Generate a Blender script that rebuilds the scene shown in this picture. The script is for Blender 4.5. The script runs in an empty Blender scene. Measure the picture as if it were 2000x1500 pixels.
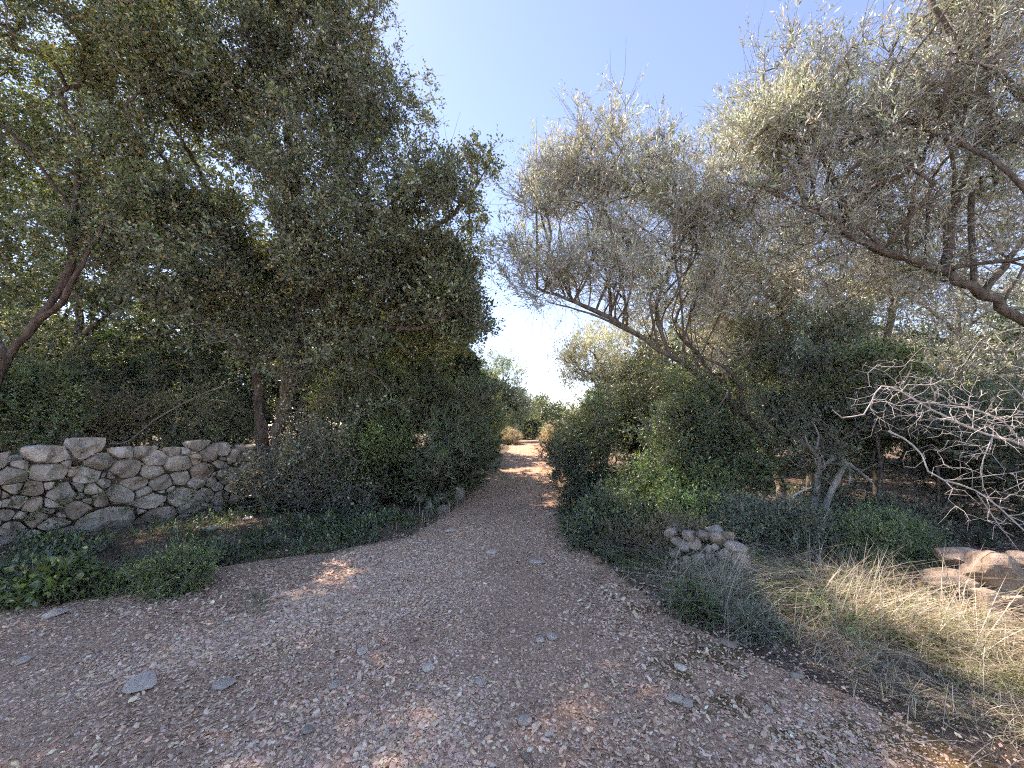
import bpy, math
import numpy as np

SC = bpy.context.scene
COL = SC.collection
R = math.radians

# ------------------------------------------------------------------ camera, sky, sun, exposure
CAM_H, PITCH, FPX = 1.6, R(6.1), 750.0          # FPX: focal length in pixels of a 2000 px wide frame
cam_d = bpy.data.cameras.new('camera')
cam_d.sensor_width = 36.0
cam_d.lens = FPX / 2000 * 36.0
cam_d.clip_start = 0.05
cam_d.clip_end = 3000
cam = bpy.data.objects.new('camera', cam_d)
COL.objects.link(cam)
cam.location = (0, 0, CAM_H)
cam.rotation_euler = (R(90) + PITCH, 0, 0)
SC.camera = cam

SUN_AZ, SUN_EL = -50.0, 56.0                     # azimuth from +Y (view direction), negative = to the left
world = bpy.data.worlds.new('World')
SC.world = world
world.use_nodes = True
wn = world.node_tree
bg = wn.nodes['Background']
sky = wn.nodes.new('ShaderNodeTexSky')
sky.sky_type = 'NISHITA'
sky.sun_disc = False
sky.sun_elevation = R(SUN_EL)
sky.sun_rotation = R(SUN_AZ)
sky.air_density = 0.9
sky.dust_density = 0.1
sky.ozone_density = 6.0
wn.links.new(sky.outputs[0], bg.inputs[0])
bg.inputs[1].default_value = 0.15
sun_d = bpy.data.lights.new('sun', 'SUN')
sun_d.energy = 4.0
sun_d.angle = R(0.55)
sun_d.color = (1.0, 0.98, 0.945)
sun = bpy.data.objects.new('sun', sun_d)
COL.objects.link(sun)
a, e = R(SUN_AZ), R(SUN_EL)
SUNV = np.array([math.sin(a) * math.cos(e), math.cos(a) * math.cos(e), math.sin(e)])
from mathutils import Vector
sun.rotation_euler = Vector(SUNV).to_track_quat('Z', 'Y').to_euler()
sun.location = (-20, 15, 25)

SC.view_settings.view_transform = 'Standard'
SC.view_settings.look = 'None'
SC.view_settings.gamma = 1.0
SC.view_settings.use_curve_mapping = False
SC.view_settings.exposure = 1.55
SC.view_settings.use_white_balance = True
SC.view_settings.white_balance_temperature = 8400
SC.view_settings.white_balance_tint = 26
SC.render.engine = 'CYCLES'
SC.cycles.max_bounces = 4
SC.cycles.diffuse_bounces = 3
SC.cycles.glossy_bounces = 1
SC.cycles.transmission_bounces = 2
SC.cycles.use_adaptive_sampling = True
SC.cycles.adaptive_threshold = 0.03
SC.cycles.adaptive_min_samples = 12
SC.cycles.debug_use_spatial_splits = True
SC.cycles.use_denoising = False
SC.cycles.pixel_filter_type = 'BLACKMAN_HARRIS'
SC.cycles.filter_width = 1.1
SC.cycles.sample_clamp_indirect = 6.0

# ------------------------------------------------------------------ helpers
SP, CP = math.sin(PITCH), math.cos(PITCH)


def at(px, py, Y):
    """point of the place seen at pixel (px, py) of the 2000x1500 photograph, Y metres ahead"""
    cx, cz = (px - 1000) / FPX, (750 - py) / FPX
    d = np.array([cx, CP - cz * SP, SP + cz * CP])
    return np.array([0, 0, CAM_H]) + d * (Y / d[1])


def rise(y):
    """the track climbs gently to a crest 20 m ahead"""
    t = np.clip((np.asarray(y, float) - 8.0) / 12.0, 0, 1)
    return .62 * t * t * (3 - 2 * t) * .55 + .62 * t * .45


def on_ground(px, py):
    cx, cz = (px - 1000) / FPX, (750 - py) / FPX
    d = np.array([cx, CP - cz * SP, SP + cz * CP])
    ts = np.linspace(.5, 60, 12000)
    f = CAM_H + d[2] * ts - rise(d[1] * ts)
    k = np.where(f <= 0)[0]
    t = ts[k[0]] if len(k) else 22.0 / d[1]
    return np.array([d[0] * t, d[1] * t])


_nr = np.random.default_rng(77)
_NK = _nr.normal(size=(14, 3))
_NK /= np.linalg.norm(_NK, axis=1)[:, None]
_NP = _nr.uniform(0, 6.28, 14)
_NF = _nr.uniform(.7, 1.5, 14)
_NW = np.ascontiguousarray((_NK * (_NF * 2.2)[:, None]).T, np.float32)
_NP = _NP.astype(np.float32)


def noise(p, freq=1.0, seed=0):
    """smooth noise, about -1..1"""
    p = np.asarray(p, np.float32) * np.float32(freq) + np.float32(seed * 3.7)
    if p.shape[-1] == 2:
        p = np.concatenate([p, np.zeros(p.shape[:-1] + (1,), np.float32)], -1)
    q = p + np.float32(.6) * np.sin(p[..., [1, 2, 0]] * np.float32(1.3) + np.float32(seed))
    s = np.sin(q @ _NW + _NP)
    return s.sum(-1) / np.float32(3.4)


def unit(v):
    return v / np.maximum(np.linalg.norm(v, axis=-1, keepdims=True), 1e-9)


# borders of the gravel: x at given y
LEFT = np.array([on_ground(*p) for p in [(1003, 868), (985, 885), (962, 920), (925, 955), (880, 995), (800, 1050), (640, 1078), (430, 1105), (300, 1150), (0, 1190)]] + [(-7.5, 2.6), (-9, 1.0), (-9.5, -6)])
RIGHT = np.array([on_ground(*p) for p in [(1068, 868), (1080, 885), (1085, 930), (1092, 980), (1120, 1050), (1190, 1115), (1300, 1195), (1480, 1275), (1680, 1370), (1900, 1500)]] + [(3.0, 1.0), (4.0, -1), (6, -6)])


def xl(y):
    o = np.argsort(LEFT[:, 1])
    return np.interp(y, LEFT[o, 1], LEFT[o, 0])


def xr(y):
    o = np.argsort(RIGHT[:, 1])
    return np.interp(y, RIGHT[o, 1], RIGHT[o, 0])


def inside(x, y):
    """signed distance-ish: positive inside the gravel"""
    w = .12 * noise(np.stack([x, y], -1), 1.6, 5) * np.clip(np.abs(y) / 5, .5, 1.5)
    return np.minimum(x - xl(y), xr(y) - x) + w


def gz(x, y):
    x = np.asarray(x, float); y = np.asarray(y, float)
    p = np.stack([x, y], -1)
    d = np.minimum(x - xl(y), xr(y) - x)
    bank = np.clip(-d, 0, 2.5) * .05
    return .025 * noise(p, .5, 1) + .008 * noise(p, 2.3, 2) + bank + rise(y) - np.clip(y - 21, 0, 30) * .012


def gp(px, py):
    x, y = on_ground(px, py)
    return np.array([x, y, float(gz(x, y))])


def mesh_np(name, V, faces, mat, parent=None, col=None, smooth=False, origin=None):
    """V (n,3); faces: list of (m,k) index arrays; one mesh object"""
    V = np.ascontiguousarray(V, np.float32)
    if origin is not None:
        V = V - np.asarray(origin, np.float32)
    faces = [np.asarray(f, np.int32) for f in faces if len(f)]
    me = bpy.data.meshes.new(name)
    me.vertices.add(len(V)); me.vertices.foreach_set('co', V.astype(np.float32).ravel())
    loops = np.concatenate([f.ravel() for f in faces])
    tot = np.concatenate([np.full(len(f), f.shape[1], np.int32) for f in faces])
    start = np.concatenate([[0], np.cumsum(tot)[:-1]]).astype(np.int32)
    me.loops.add(len(loops)); me.loops.foreach_set('vertex_index', loops)
    me.polygons.add(len(tot)); me.polygons.foreach_set('loop_start', start); me.polygons.foreach_set('loop_total', tot)
    me.polygons.foreach_set('use_smooth', np.full(len(tot), smooth, bool))
    if col is not None:
        c = np.ones((len(V), 4), np.float32); c[:, :3] = col
        at_ = me.attributes.new('Col', 'FLOAT_COLOR', 'POINT'); at_.data.foreach_set('color', c.ravel())
    me.update(calc_edges=True)
    me.materials.append(mat)
    o = bpy.data.objects.new(name, me)
    COL.objects.link(o)
    if parent is not None:
        o.parent = parent
    elif origin is not None:
        o.location = origin
    return o


def tag(o, label=None, cat=None, group=None, kind=None):
    if label: o['label'] = label
    if cat: o['category'] = cat
    if group: o['group'] = group
    if kind: o['kind'] = kind
    return o


def thing(name, loc, label, cat, group=None):
    o = bpy.data.objects.new(name, None)
    COL.objects.link(o)
    o.empty_display_size = .2
    o.location = loc
    return tag(o, label, cat, group)


# ------------------------------------------------------------------ materials
def nodes_mat(name):
    m = bpy.data.materials.new(name); m.use_nodes = True
    nt = m.node_tree
    for n in list(nt.nodes):
        if n.type != 'OUTPUT_MATERIAL': nt.nodes.remove(n)
    return m, nt, [n for n in nt.nodes if n.type == 'OUTPUT_MATERIAL'][0]


def N(nt, t, **kw):
    n = nt.nodes.new(t)
    for k, v in kw.items(): setattr(n, k, v)
    return n


def leaf_mat(name, transl=.35, gloss=.10, rough=.42, tint=(1.25, 1.3, .6), inst=True):
    m, nt, out = nodes_mat(name)
    at_ = N(nt, 'ShaderNodeAttribute', attribute_name='Col')
    leafc = at_.outputs['Color']
    if inst:                                              # sprays differ a little in leaf colour
        ti = N(nt, 'ShaderNodeAttribute', attribute_name='tint', attribute_type='INSTANCER')
        mt = N(nt, 'ShaderNodeMix', data_type='RGBA', blend_type='MULTIPLY'); mt.inputs[0].default_value = 1
        nt.links.new(leafc, mt.inputs[6]); nt.links.new(ti.outputs['Color'], mt.inputs[7]); leafc = mt.outputs[2]
    dif = N(nt, 'ShaderNodeBsdfDiffuse'); nt.links.new(leafc, dif.inputs[0])
    tr = N(nt, 'ShaderNodeBsdfTranslucent')
    mul = N(nt, 'ShaderNodeMix', data_type='RGBA', blend_type='MULTIPLY'); mul.inputs[0].default_value = 1
    nt.links.new(leafc, mul.inputs[6]); mul.inputs[7].default_value = (*tint, 1)
    nt.links.new(mul.outputs[2], tr.inputs[0])
    mx = N(nt, 'ShaderNodeMixShader'); mx.inputs[0].default_value = transl
    nt.links.new(dif.outputs[0], mx.inputs[1]); nt.links.new(tr.outputs[0], mx.inputs[2])
    gl = N(nt, 'ShaderNodeBsdfGlossy'); gl.inputs['Roughness'].default_value = rough; gl.inputs[0].default_value = (.9, .95, 1, 1)
    mx2 = N(nt, 'ShaderNodeMixShader'); mx2.inputs[0].default_value = gloss
    nt.links.new(mx.outputs[0], mx2.inputs[1]); nt.links.new(gl.outputs[0], mx2.inputs[2])
    nt.links.new(mx2.outputs[0], out.inputs[0])
    return m


def ramp(nt, stops):
    r = N(nt, 'ShaderNodeValToRGB')
    el = r.color_ramp.elements
    while len(el) > 1: el.remove(el[-1])
    el[0].position = stops[0][0]; el[0].color = (*stops[0][1], 1)
    for p, c in stops[1:]:
        x = el.new(p); x.color = (*c, 1)
    return r


def rough_mat(name, stops, scale=6, stretch=(1, 1, 1), bump=.5, bscale=30, rough=.9, lichen=None, per_obj=0.0, coords='Object', lic_thr=.62, dist=.02):
    m, nt, out = nodes_mat(name)
    tc = N(nt, 'ShaderNodeTexCoord'); mp = N(nt, 'ShaderNodeMapping'); mp.inputs['Scale'].default_value = stretch
    nt.links.new(tc.outputs[coords], mp.inputs[0])
    oi = N(nt, 'ShaderNodeObjectInfo')
    add = N(nt, 'ShaderNodeVectorMath', operation='ADD')
    mulr = N(nt, 'ShaderNodeMath', operation='MULTIPLY'); mulr.inputs[1].default_value = 37.0
    nt.links.new(oi.outputs['Random'], mulr.inputs[0])
    nt.links.new(mp.outputs[0], add.inputs[0]); nt.links.new(mulr.outputs[0], add.inputs[1])
    n1 = N(nt, 'ShaderNodeTexNoise'); n1.inputs['Scale'].default_value = scale; n1.inputs['Detail'].default_value = 8; n1.inputs['Roughness'].default_value = .68
    nt.links.new(add.outputs[0], n1.inputs['Vector'])
    r = ramp(nt, stops); nt.links.new(n1.outputs['Fac'], r.inputs[0])
    colr = r.outputs[0]
    if lichen:
        n2 = N(nt, 'ShaderNodeTexNoise'); n2.inputs['Scale'].default_value = scale * 1.7; n2.inputs['Detail'].default_value = 10; n2.inputs['Roughness'].default_value = .75
        nt.links.new(add.outputs[0], n2.inputs['Vector'])
        rr = ramp(nt, [(lic_thr - .06, (0, 0, 0)), (lic_thr + .05, (1, 1, 1))]); nt.links.new(n2.outputs['Fac'], rr.inputs[0])
        mx = N(nt, 'ShaderNodeMix', data_type='RGBA'); nt.links.new(rr.outputs[0], mx.inputs[0]); nt.links.new(colr, mx.inputs[6]); mx.inputs[7].default_value = (*lichen, 1)
        colr = mx.outputs[2]
    if per_obj:
        mr = N(nt, 'ShaderNodeMapRange'); mr.inputs[3].default_value = 1 - per_obj; mr.inputs[4].default_value = 1 + per_obj
        nt.links.new(oi.outputs['Random'], mr.inputs[0])
        hs = N(nt, 'ShaderNodeHueSaturation'); nt.links.new(mr.outputs[0], hs.inputs['Value']); nt.links.new(colr, hs.inputs['Color'])
        colr = hs.outputs[0]
    b = N(nt, 'ShaderNodeBsdfPrincipled'); b.inputs['Roughness'].default_value = rough
    b.inputs['Specular IOR Level'].default_value = .25
    nt.links.new(colr, b.inputs['Base Color'])
    n3 = N(nt, 'ShaderNodeTexNoise'); n3.inputs['Scale'].default_value = bscale; n3.inputs['Detail'].default_value = 6; n3.inputs['Roughness'].default_value = .7
    nt.links.new(add.outputs[0], n3.inputs['Vector'])
    bp = N(nt, 'ShaderNodeBump'); bp.inputs['Strength'].default_value = bump; bp.inputs['Distance'].default_value = dist
    nt.links.new(n3.outputs['Fac'], bp.inputs['Height']); nt.links.new(bp.outputs[0], b.inputs['Normal'])
    nt.links.new(b.outputs[0], out.inputs[0])
    return m


def col_mat(name, rough=.9, spec=.2):
    m, nt, out = nodes_mat(name)
    at_ = N(nt, 'ShaderNodeAttribute', attribute_name='tint', attribute_type='INSTANCER')
    tc = N(nt, 'ShaderNodeTexCoord')
    n1 = N(nt, 'ShaderNodeTexNoise'); n1.inputs['Scale'].default_value = 3; n1.inputs['Detail'].default_value = 4
    nt.links.new(tc.outputs['Object'], n1.inputs['Vector'])
    mr = N(nt, 'ShaderNodeMapRange'); mr.inputs[3].default_value = .65; mr.inputs[4].default_value = 1.3
    nt.links.new(n1.outputs['Fac'], mr.inputs[0])
    hs = N(nt, 'ShaderNodeHueSaturation'); nt.links.new(mr.outputs[0], hs.inputs['Value']); nt.links.new(at_.outputs['Color'], hs.inputs['Color'])
    b = N(nt, 'ShaderNodeBsdfPrincipled'); b.inputs['Roughness'].default_value = rough; b.inputs['Specular IOR Level'].default_value = spec
    nt.links.new(hs.outputs[0], b.inputs['Base Color']); nt.links.new(b.outputs[0], out.inputs[0])
    return m


M = {}
for nm_, tr_, gl_, ro_, ti_ in (('oak_leaf', .25, .07, .5, (1.2, 1.25, .6)), ('olive_leaf', .36, .10, .42, (1.1, 1.15, .85)), ('shrub_leaf', .30, .08, .45, (1.25, 1.3, .6)), ('grass', .35, .04, .5, (1.1, 1.1, .8))):
    M[nm_] = leaf_mat(nm_, tr_, gl_, ro_, ti_, False)
    M[nm_ + '_spray'] = leaf_mat(nm_ + '_spray', tr_, gl_, ro_, ti_, True)
M['oak_bark'] = rough_mat('oak_bark', [(.3, (.05, .038, .03)), (.5, (.12, .09, .072)), (.7, (.20, .165, .135))], 9, (1, 1, .25), 1.0, 40, lichen=(.27, .27, .23), lic_thr=.60, dist=.03)
M['olive_bark'] = rough_mat('olive_bark', [(.3, (.07, .058, .045)), (.5, (.17, .145, .115)), (.72, (.30, .27, .225))], 10, (1, 1, .3), 1.0, 40, lichen=(.36, .31, .16), lic_thr=.66, dist=.03)
M['twig'] = rough_mat('grey_twig', [(.3, (.13, .115, .095)), (.7, (.30, .275, .235))], 14, bump=.2)
M['olive_twig'] = rough_mat('pale_olive_twig', [(.3, (.26, .25, .22)), (.7, (.50, .485, .44))], 14, bump=.2)
M['dead'] = rough_mat('bleached_wood', [(.3, (.30, .285, .255)), (.48, (.56, .54, .50)), (.7, (.74, .72, .68))], 14, (1, 1, .4), .9, 60, lichen=(.52, .43, .14), lic_thr=.68)
M['grey_wood'] = rough_mat('weathered_grey_wood', [(.3, (.12, .105, .085)), (.48, (.30, .28, .24)), (.7, (.52, .50, .45))], 16, (1, 1, .3), 1.0, 70, lichen=(.40, .36, .20), lic_thr=.66)
M['stone'] = rough_mat('limestone', [(.28, (.20, .17, .13)), (.46, (.43, .375, .30)), (.60, (.58, .52, .43)), (.78, (.71, .655, .57))], 5.5, bump=1.0, bscale=22, lichen=(.60, .58, .52), per_obj=.28, lic_thr=.6, dist=.04)
M['warm_stone'] = rough_mat('warm_limestone', [(.28, (.19, .14, .105)), (.48, (.40, .315, .24)), (.64, (.54, .445, .36)), (.8, (.64, .58, .50))], 5.0, bump=1.0, bscale=20, lichen=(.52, .50, .46), per_obj=.2, lic_thr=.61, dist=.04)
M['slab'] = rough_mat('grey_limestone_slab', [(.3, (.42, .345, .265)), (.55, (.58, .49, .395)), (.75, (.70, .61, .50))], 14, bump=.7, bscale=60, per_obj=.15)
M['soil'] = rough_mat('stony_soil', [(.30, (.11, .078, .056)), (.48, (.20, .145, .105)), (.62, (.28, .21, .155)), (.8, (.38, .30, .23))], 3.0, bump=1.0, bscale=55, coords='Object', dist=.05)


def path_mat():
    m, nt, out = nodes_mat('pink_gravel_ground')
    tc = N(nt, 'ShaderNodeTexCoord')
    v = N(nt, 'ShaderNodeTexVoronoi'); v.inputs['Scale'].default_value = 60; v.inputs['Randomness'].default_value = 1
    nt.links.new(tc.outputs['Object'], v.inputs['Vector'])
    sep = N(nt, 'ShaderNodeSeparateColor'); nt.links.new(v.outputs['Color'], sep.inputs[0])
    r = ramp(nt, [(0, (.18, .108, .067)), (.3, (.33, .20, .13)), (.55, (.475, .305, .205)), (.8, (.61, .425, .29)), (1, (.72, .56, .41))])
    nt.links.new(sep.outputs[0], r.inputs[0])
    n1 = N(nt, 'ShaderNodeTexNoise'); n1.inputs['Scale'].default_value = .9; n1.inputs['Detail'].default_value = 5
    nt.links.new(tc.outputs['Object'], n1.inputs['Vector'])
    r2 = ramp(nt, [(.35, (.15, .15, .15)), (.65, (.75, .75, .75))]); nt.links.new(n1.outputs['Fac'], r2.inputs[0])
    mx = N(nt, 'ShaderNodeMix', data_type='RGBA'); nt.links.new(r2.outputs[0], mx.inputs[0])
    nt.links.new(r.outputs[0], mx.inputs[6]); mx.inputs[7].default_value = (.53, .345, .235, 1)
    # brown moss in patches on the right side of the track
    nm = N(nt, 'ShaderNodeTexNoise'); nm.inputs['Scale'].default_value = 2.6; nm.inputs['Detail'].default_value = 7; nm.inputs['Roughness'].default_value = .65
    nt.links.new(tc.outputs['Object'], nm.inputs['Vector'])
    sx = N(nt, 'ShaderNodeSeparateXYZ'); nt.links.new(tc.outputs['Object'], sx.inputs[0])
    mrx = N(nt, 'ShaderNodeMapRange'); mrx.inputs[1].default_value = .3; mrx.inputs[2].default_value = 1.1; mrx.inputs[3].default_value = -.12; mrx.inputs[4].default_value = .06
    nt.links.new(sx.outputs[0], mrx.inputs[0])
    am = N(nt, 'ShaderNodeMath', operation='ADD'); nt.links.new(nm.outputs['Fac'], am.inputs[0]); nt.links.new(mrx.outputs[0], am.inputs[1])
    rm = ramp(nt, [(.56, (0, 0, 0)), (.62, (.85, .85, .85))]); nt.links.new(am.outputs[0], rm.inputs[0])
    mo = N(nt, 'ShaderNodeMix', data_type='RGBA'); nt.links.new(rm.outputs[0], mo.inputs[0]); nt.links.new(mx.outputs[2], mo.inputs[6]); mo.inputs[7].default_value = (.14, .095, .035, 1)
    mx = mo
    b = N(nt, 'ShaderNodeBsdfPrincipled'); b.inputs['Roughness'].default_value = .95; b.inputs['Specular IOR Level'].default_value = .15
    nt.links.new(mx.outputs[2], b.inputs['Base Color'])
    v2 = N(nt, 'ShaderNodeTexVoronoi'); v2.inputs['Scale'].default_value = 60; nt.links.new(tc.outputs['Object'], v2.inputs['Vector'])
    n3 = N(nt, 'ShaderNodeTexNoise'); n3.inputs['Scale'].default_value = 120; n3.inputs['Detail'].default_value = 4; nt.links.new(tc.outputs['Object'], n3.inputs['Vector'])
    mm = N(nt, 'ShaderNodeMath', operation='SUBTRACT'); nt.links.new(n3.outputs['Fac'], mm.inputs[0]); nt.links.new(v2.outputs['Distance'], mm.inputs[1])
    bp = N(nt, 'ShaderNodeBump'); bp.inputs['Strength'].default_value = .8; bp.inputs['Distance'].default_value = .012
    nt.links.new(mm.outputs[0], bp.inputs['Height']); nt.links.new(bp.outputs[0], b.inputs['Normal'])
    nt.links.new(b.outputs[0], out.inputs[0])
    return m


M['path'] = path_mat()
M['pebble'] = col_mat('pebble')
M['litter'] = col_mat('leaf_litter', .8)

# ------------------------------------------------------------------ ground and path
def grid(xs, ys, zf):
    X, Y = np.meshgrid(xs, ys)
    V = np.stack([X, Y, zf(X, Y)], -1).reshape(-1, 3)
    nx, ny = len(xs), len(ys)
    i = (np.arange(ny - 1)[:, None] * nx + np.arange(nx - 1)[None]).ravel()
    return V, np.stack([i, i + 1, i + 1 + nx, i + nx], -1)


xs = np.concatenate([[-1500, -600, -250, -100, -50, -30, -20], np.arange(-14, 14.1, .25), [20, 30, 50, 100, 250, 600, 1500]])
ys = np.concatenate([[-1500, -600, -250, -100, -40, -15, -8], np.arange(-4, 20, .25), np.arange(20, 48, 1.0), [55, 70, 100, 250, 600, 1500]])
V, F = grid(xs, ys, lambda x, y: np.where((np.abs(x) < 40) & (np.abs(y) < 60), gz(x, y), np.where(y > 0, .1, 0.0)) - .008)
tag(mesh_np('ground', V, [F], M['soil'], smooth=True), kind='structure')

ts = np.linspace(0, 1, 61)
ysp = np.concatenate([np.arange(-6, 9, .12), np.arange(9, 30, .3)])
wl = xl(ysp) + .10 * noise(np.stack([ysp, 0 * ysp], -1), 1.2, 8)
wr = xr(ysp) + .10 * noise(np.stack([ysp, 0 * ysp + 9], -1), 1.2, 9)
X = wl[:, None] * (1 - ts) + wr[:, None] * ts
Yg = np.repeat(ysp[:, None], 61, 1)
V = np.stack([X, Yg, gz(X, Yg)], -1).reshape(-1, 3)
i = (np.arange(len(ysp) - 1)[:, None] * 61 + np.arange(60)[None]).ravel()
path_obj = tag(mesh_np('path', V, [np.stack([i, i + 1, i + 62, i + 61], -1)], M['path'], smooth=True), kind='structure')

# ------------------------------------------------------------------ branches, twigs, leaves
def catmull(P, step):
    P = np.asarray(P, float)
    if len(P) == 2: P = np.array([P[0], (P[0] + P[1]) / 2, P[1]])
    Q = np.vstack([2 * P[0] - P[1], P, 2 * P[-1] - P[-2]])
    out = []
    for k in range(1, len(Q) - 2):
        n = max(1, int(round(np.linalg.norm(Q[k + 1] - Q[k]) / step)))
        for t in np.arange(n) / n:
            out.append(.5 * (2 * Q[k] + (Q[k + 1] - Q[k - 1]) * t + (2 * Q[k - 1] - 5 * Q[k] + 4 * Q[k + 1] - Q[k + 2]) * t ** 2 + (3 * Q[k] - Q[k - 1] - 3 * Q[k + 1] + Q[k + 2]) * t ** 3))
    out.append(P[-1])
    return np.array(out)


def grow(limbs, targets, rng, tip_r=.004, step=.2, wander=.05, up=.25, power=.42):
    """skeleton: limbs [(points, r0, r1)] then each target is joined to the nearest fitting node"""
    cap = sum(int(np.sum(np.linalg.norm(np.diff(np.array(l[0]), axis=0), axis=1)) / step) + len(l[0]) + 6 for l in limbs) + len(targets) * 14 + 50
    pos = np.zeros((cap, 3), np.float32); dr = np.zeros((cap, 3), np.float32); par = np.full(cap, -1); mr = np.zeros(cap, np.float32); n = 0
    targets = np.asarray(targets, np.float32)
    for pts, r0, r1 in limbs:
        c = catmull(pts, step)
        m = len(c)
        c[1:-1] += rng.normal(size=(m - 2, 3)) * r0 * .18
        p = -1
        if n:
            d = np.linalg.norm(pos[:n] - c[0], axis=1)
            if d.min() < .5: p = int(d.argmin())
        rad = r0 + (r1 - r0) * np.linspace(0, 1, m) ** .8
        dd = unit(np.gradient(c, axis=0))
        for k in range(m):
            pos[n] = c[k]; dr[n] = dd[k]; par[n] = p; mr[n] = rad[k]; p = n; n += 1
    nl = n
    if len(targets):
        d0 = np.min(np.linalg.norm(targets[:, None, :] - pos[None, :nl:2], axis=2), axis=1)
        order = np.argsort(d0)
        tips = np.full(len(targets), -1)
        for ti in order:
            t = targets[ti]
            v = t - pos[:n]; d = np.sqrt(np.einsum('ij,ij->i', v, v)) + 1e-6
            cost = 1.55 * d - .55 * np.einsum('ij,ij->i', v, dr[:n]) + .15 * (mr[:n] > .06)
            j = int(cost.argmin()); L = d[j]
            k = min(12, max(1, int(round(L / step))))
            s = np.arange(1, k + 1)[:, None] / k
            m0 = dr[j] * L * .7 + np.array([0, 0, up * L * .3]); m1 = v[j] * .6 + np.array([0, 0, up * L])
            h = (2 * s ** 3 - 3 * s ** 2 + 1) * pos[j] + (s ** 3 - 2 * s ** 2 + s) * m0 + (-2 * s ** 3 + 3 * s ** 2) * t + (s ** 3 - s ** 2) * m1
            if k > 1: h[:-1] += rng.normal(size=(k - 1, 3)) * wander * min(1, L)
            p = j
            for q in range(k):
                pos[n] = h[q]; dr[n] = unit(h[q] - pos[p]); par[n] = p; p = n; n += 1
            tips[ti] = p
    pos, dr, par, mr = pos[:n], dr[:n], par[:n], mr[:n]
    cnt = np.zeros(n)
    has = np.zeros(n, bool); has[par[par >= 0]] = True
    cnt[~has] = 1
    for q in range(n - 1, -1, -1):
        if par[q] >= 0: cnt[par[q]] += cnt[q]
    r = np.maximum(mr, tip_r * cnt ** power)
    for q in range(n):
        if par[q] >= 0 and r[q] > r[par[q]]: r[q] = r[par[q]]
    return pos, dr, par, r, nl, (tips if len(targets) else np.zeros(0, int))


def chains(par, r):
    kids = {}
    for q, p in enumerate(par):
        if p >= 0: kids.setdefault(int(p), []).append(q)
    out, stack = [], [(-1, int(q)) for q in np.where(par < 0)[0]]
    while stack:
        p, q = stack.pop()
        c = [p] if p >= 0 else []
        while True:
            c.append(q)
            ch = kids.get(q)
            if not ch: break
            b = max(ch, key=lambda z: r[z])
            for z in ch:
                if z != b: stack.append((q, z))
            q = b
        if len(c) > 1: out.append(np.array(c))
    return out


def tube(P, rad, sides):
    T = unit(np.gradient(P, axis=0))
    m = np.abs(T.mean(0)); ref = np.eye(3)[int(m.argmin())]
    A = unit(np.cross(T, ref)); B = np.cross(T, A)
    an = np.arange(sides) * 2 * math.pi / sides
    V = P[:, None] + rad[:, None, None] * (np.cos(an)[None, :, None] * A[:, None] + np.sin(an)[None, :, None] * B[:, None])
    n = len(P)
    i = np.arange(n - 1)[:, None] * sides; s = np.arange(sides)[None]; s2 = (s + 1) % sides
    F = np.stack([i + s, i + s2, i + sides + s2, i + sides + s], -1).reshape(-1, 4)
    return V.reshape(-1, 3), F


def skeleton_meshes(pos, par, r, thick):
    """two meshes: thick wood and thin branches"""
    acc = {0: ([], [], 0), 1: ([], [], 0)}
    for c in chains(par, r):
        P = pos[c]; rr = r[c].copy()
        if len(c) > 1 and rr[0] > rr[1] * 1.4: rr[0] = rr[1] * 1.25
        k = 0 if rr[1] >= thick else 1
        sides = 9 if rr.max() > .05 else 6 if rr.max() > .02 else 4 if rr.max() > .009 else 3
        rr = np.maximum(rr, .0015)
        rr[-1] *= .6
        if sides == 9:
            rr = rr * (1 + .10 * noise(P, 3.1, 4))
        v, f = tube(P, rr, sides)
        vs, fs, o = acc[k]
        vs.append(v); fs.append(f + o); acc[k] = (vs, fs, o + len(v))
    res = []
    for k in (0, 1):
        vs, fs, _ = acc[k]
        res.append((np.concatenate(vs), np.concatenate(fs)) if vs else None)
    return res


def pick_colors(rng, n, palette, jit=.22):
    w = np.array([p[0] for p in palette], float); w /= w.sum()
    c = np.array([p[1] for p in palette])[rng.choice(len(palette), n, p=w)]
    return np.clip(c * np.exp(rng.normal(size=(n, 1)) * jit) * np.exp(rng.normal(size=(n, 3)) * .05), 0, .9)


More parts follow.
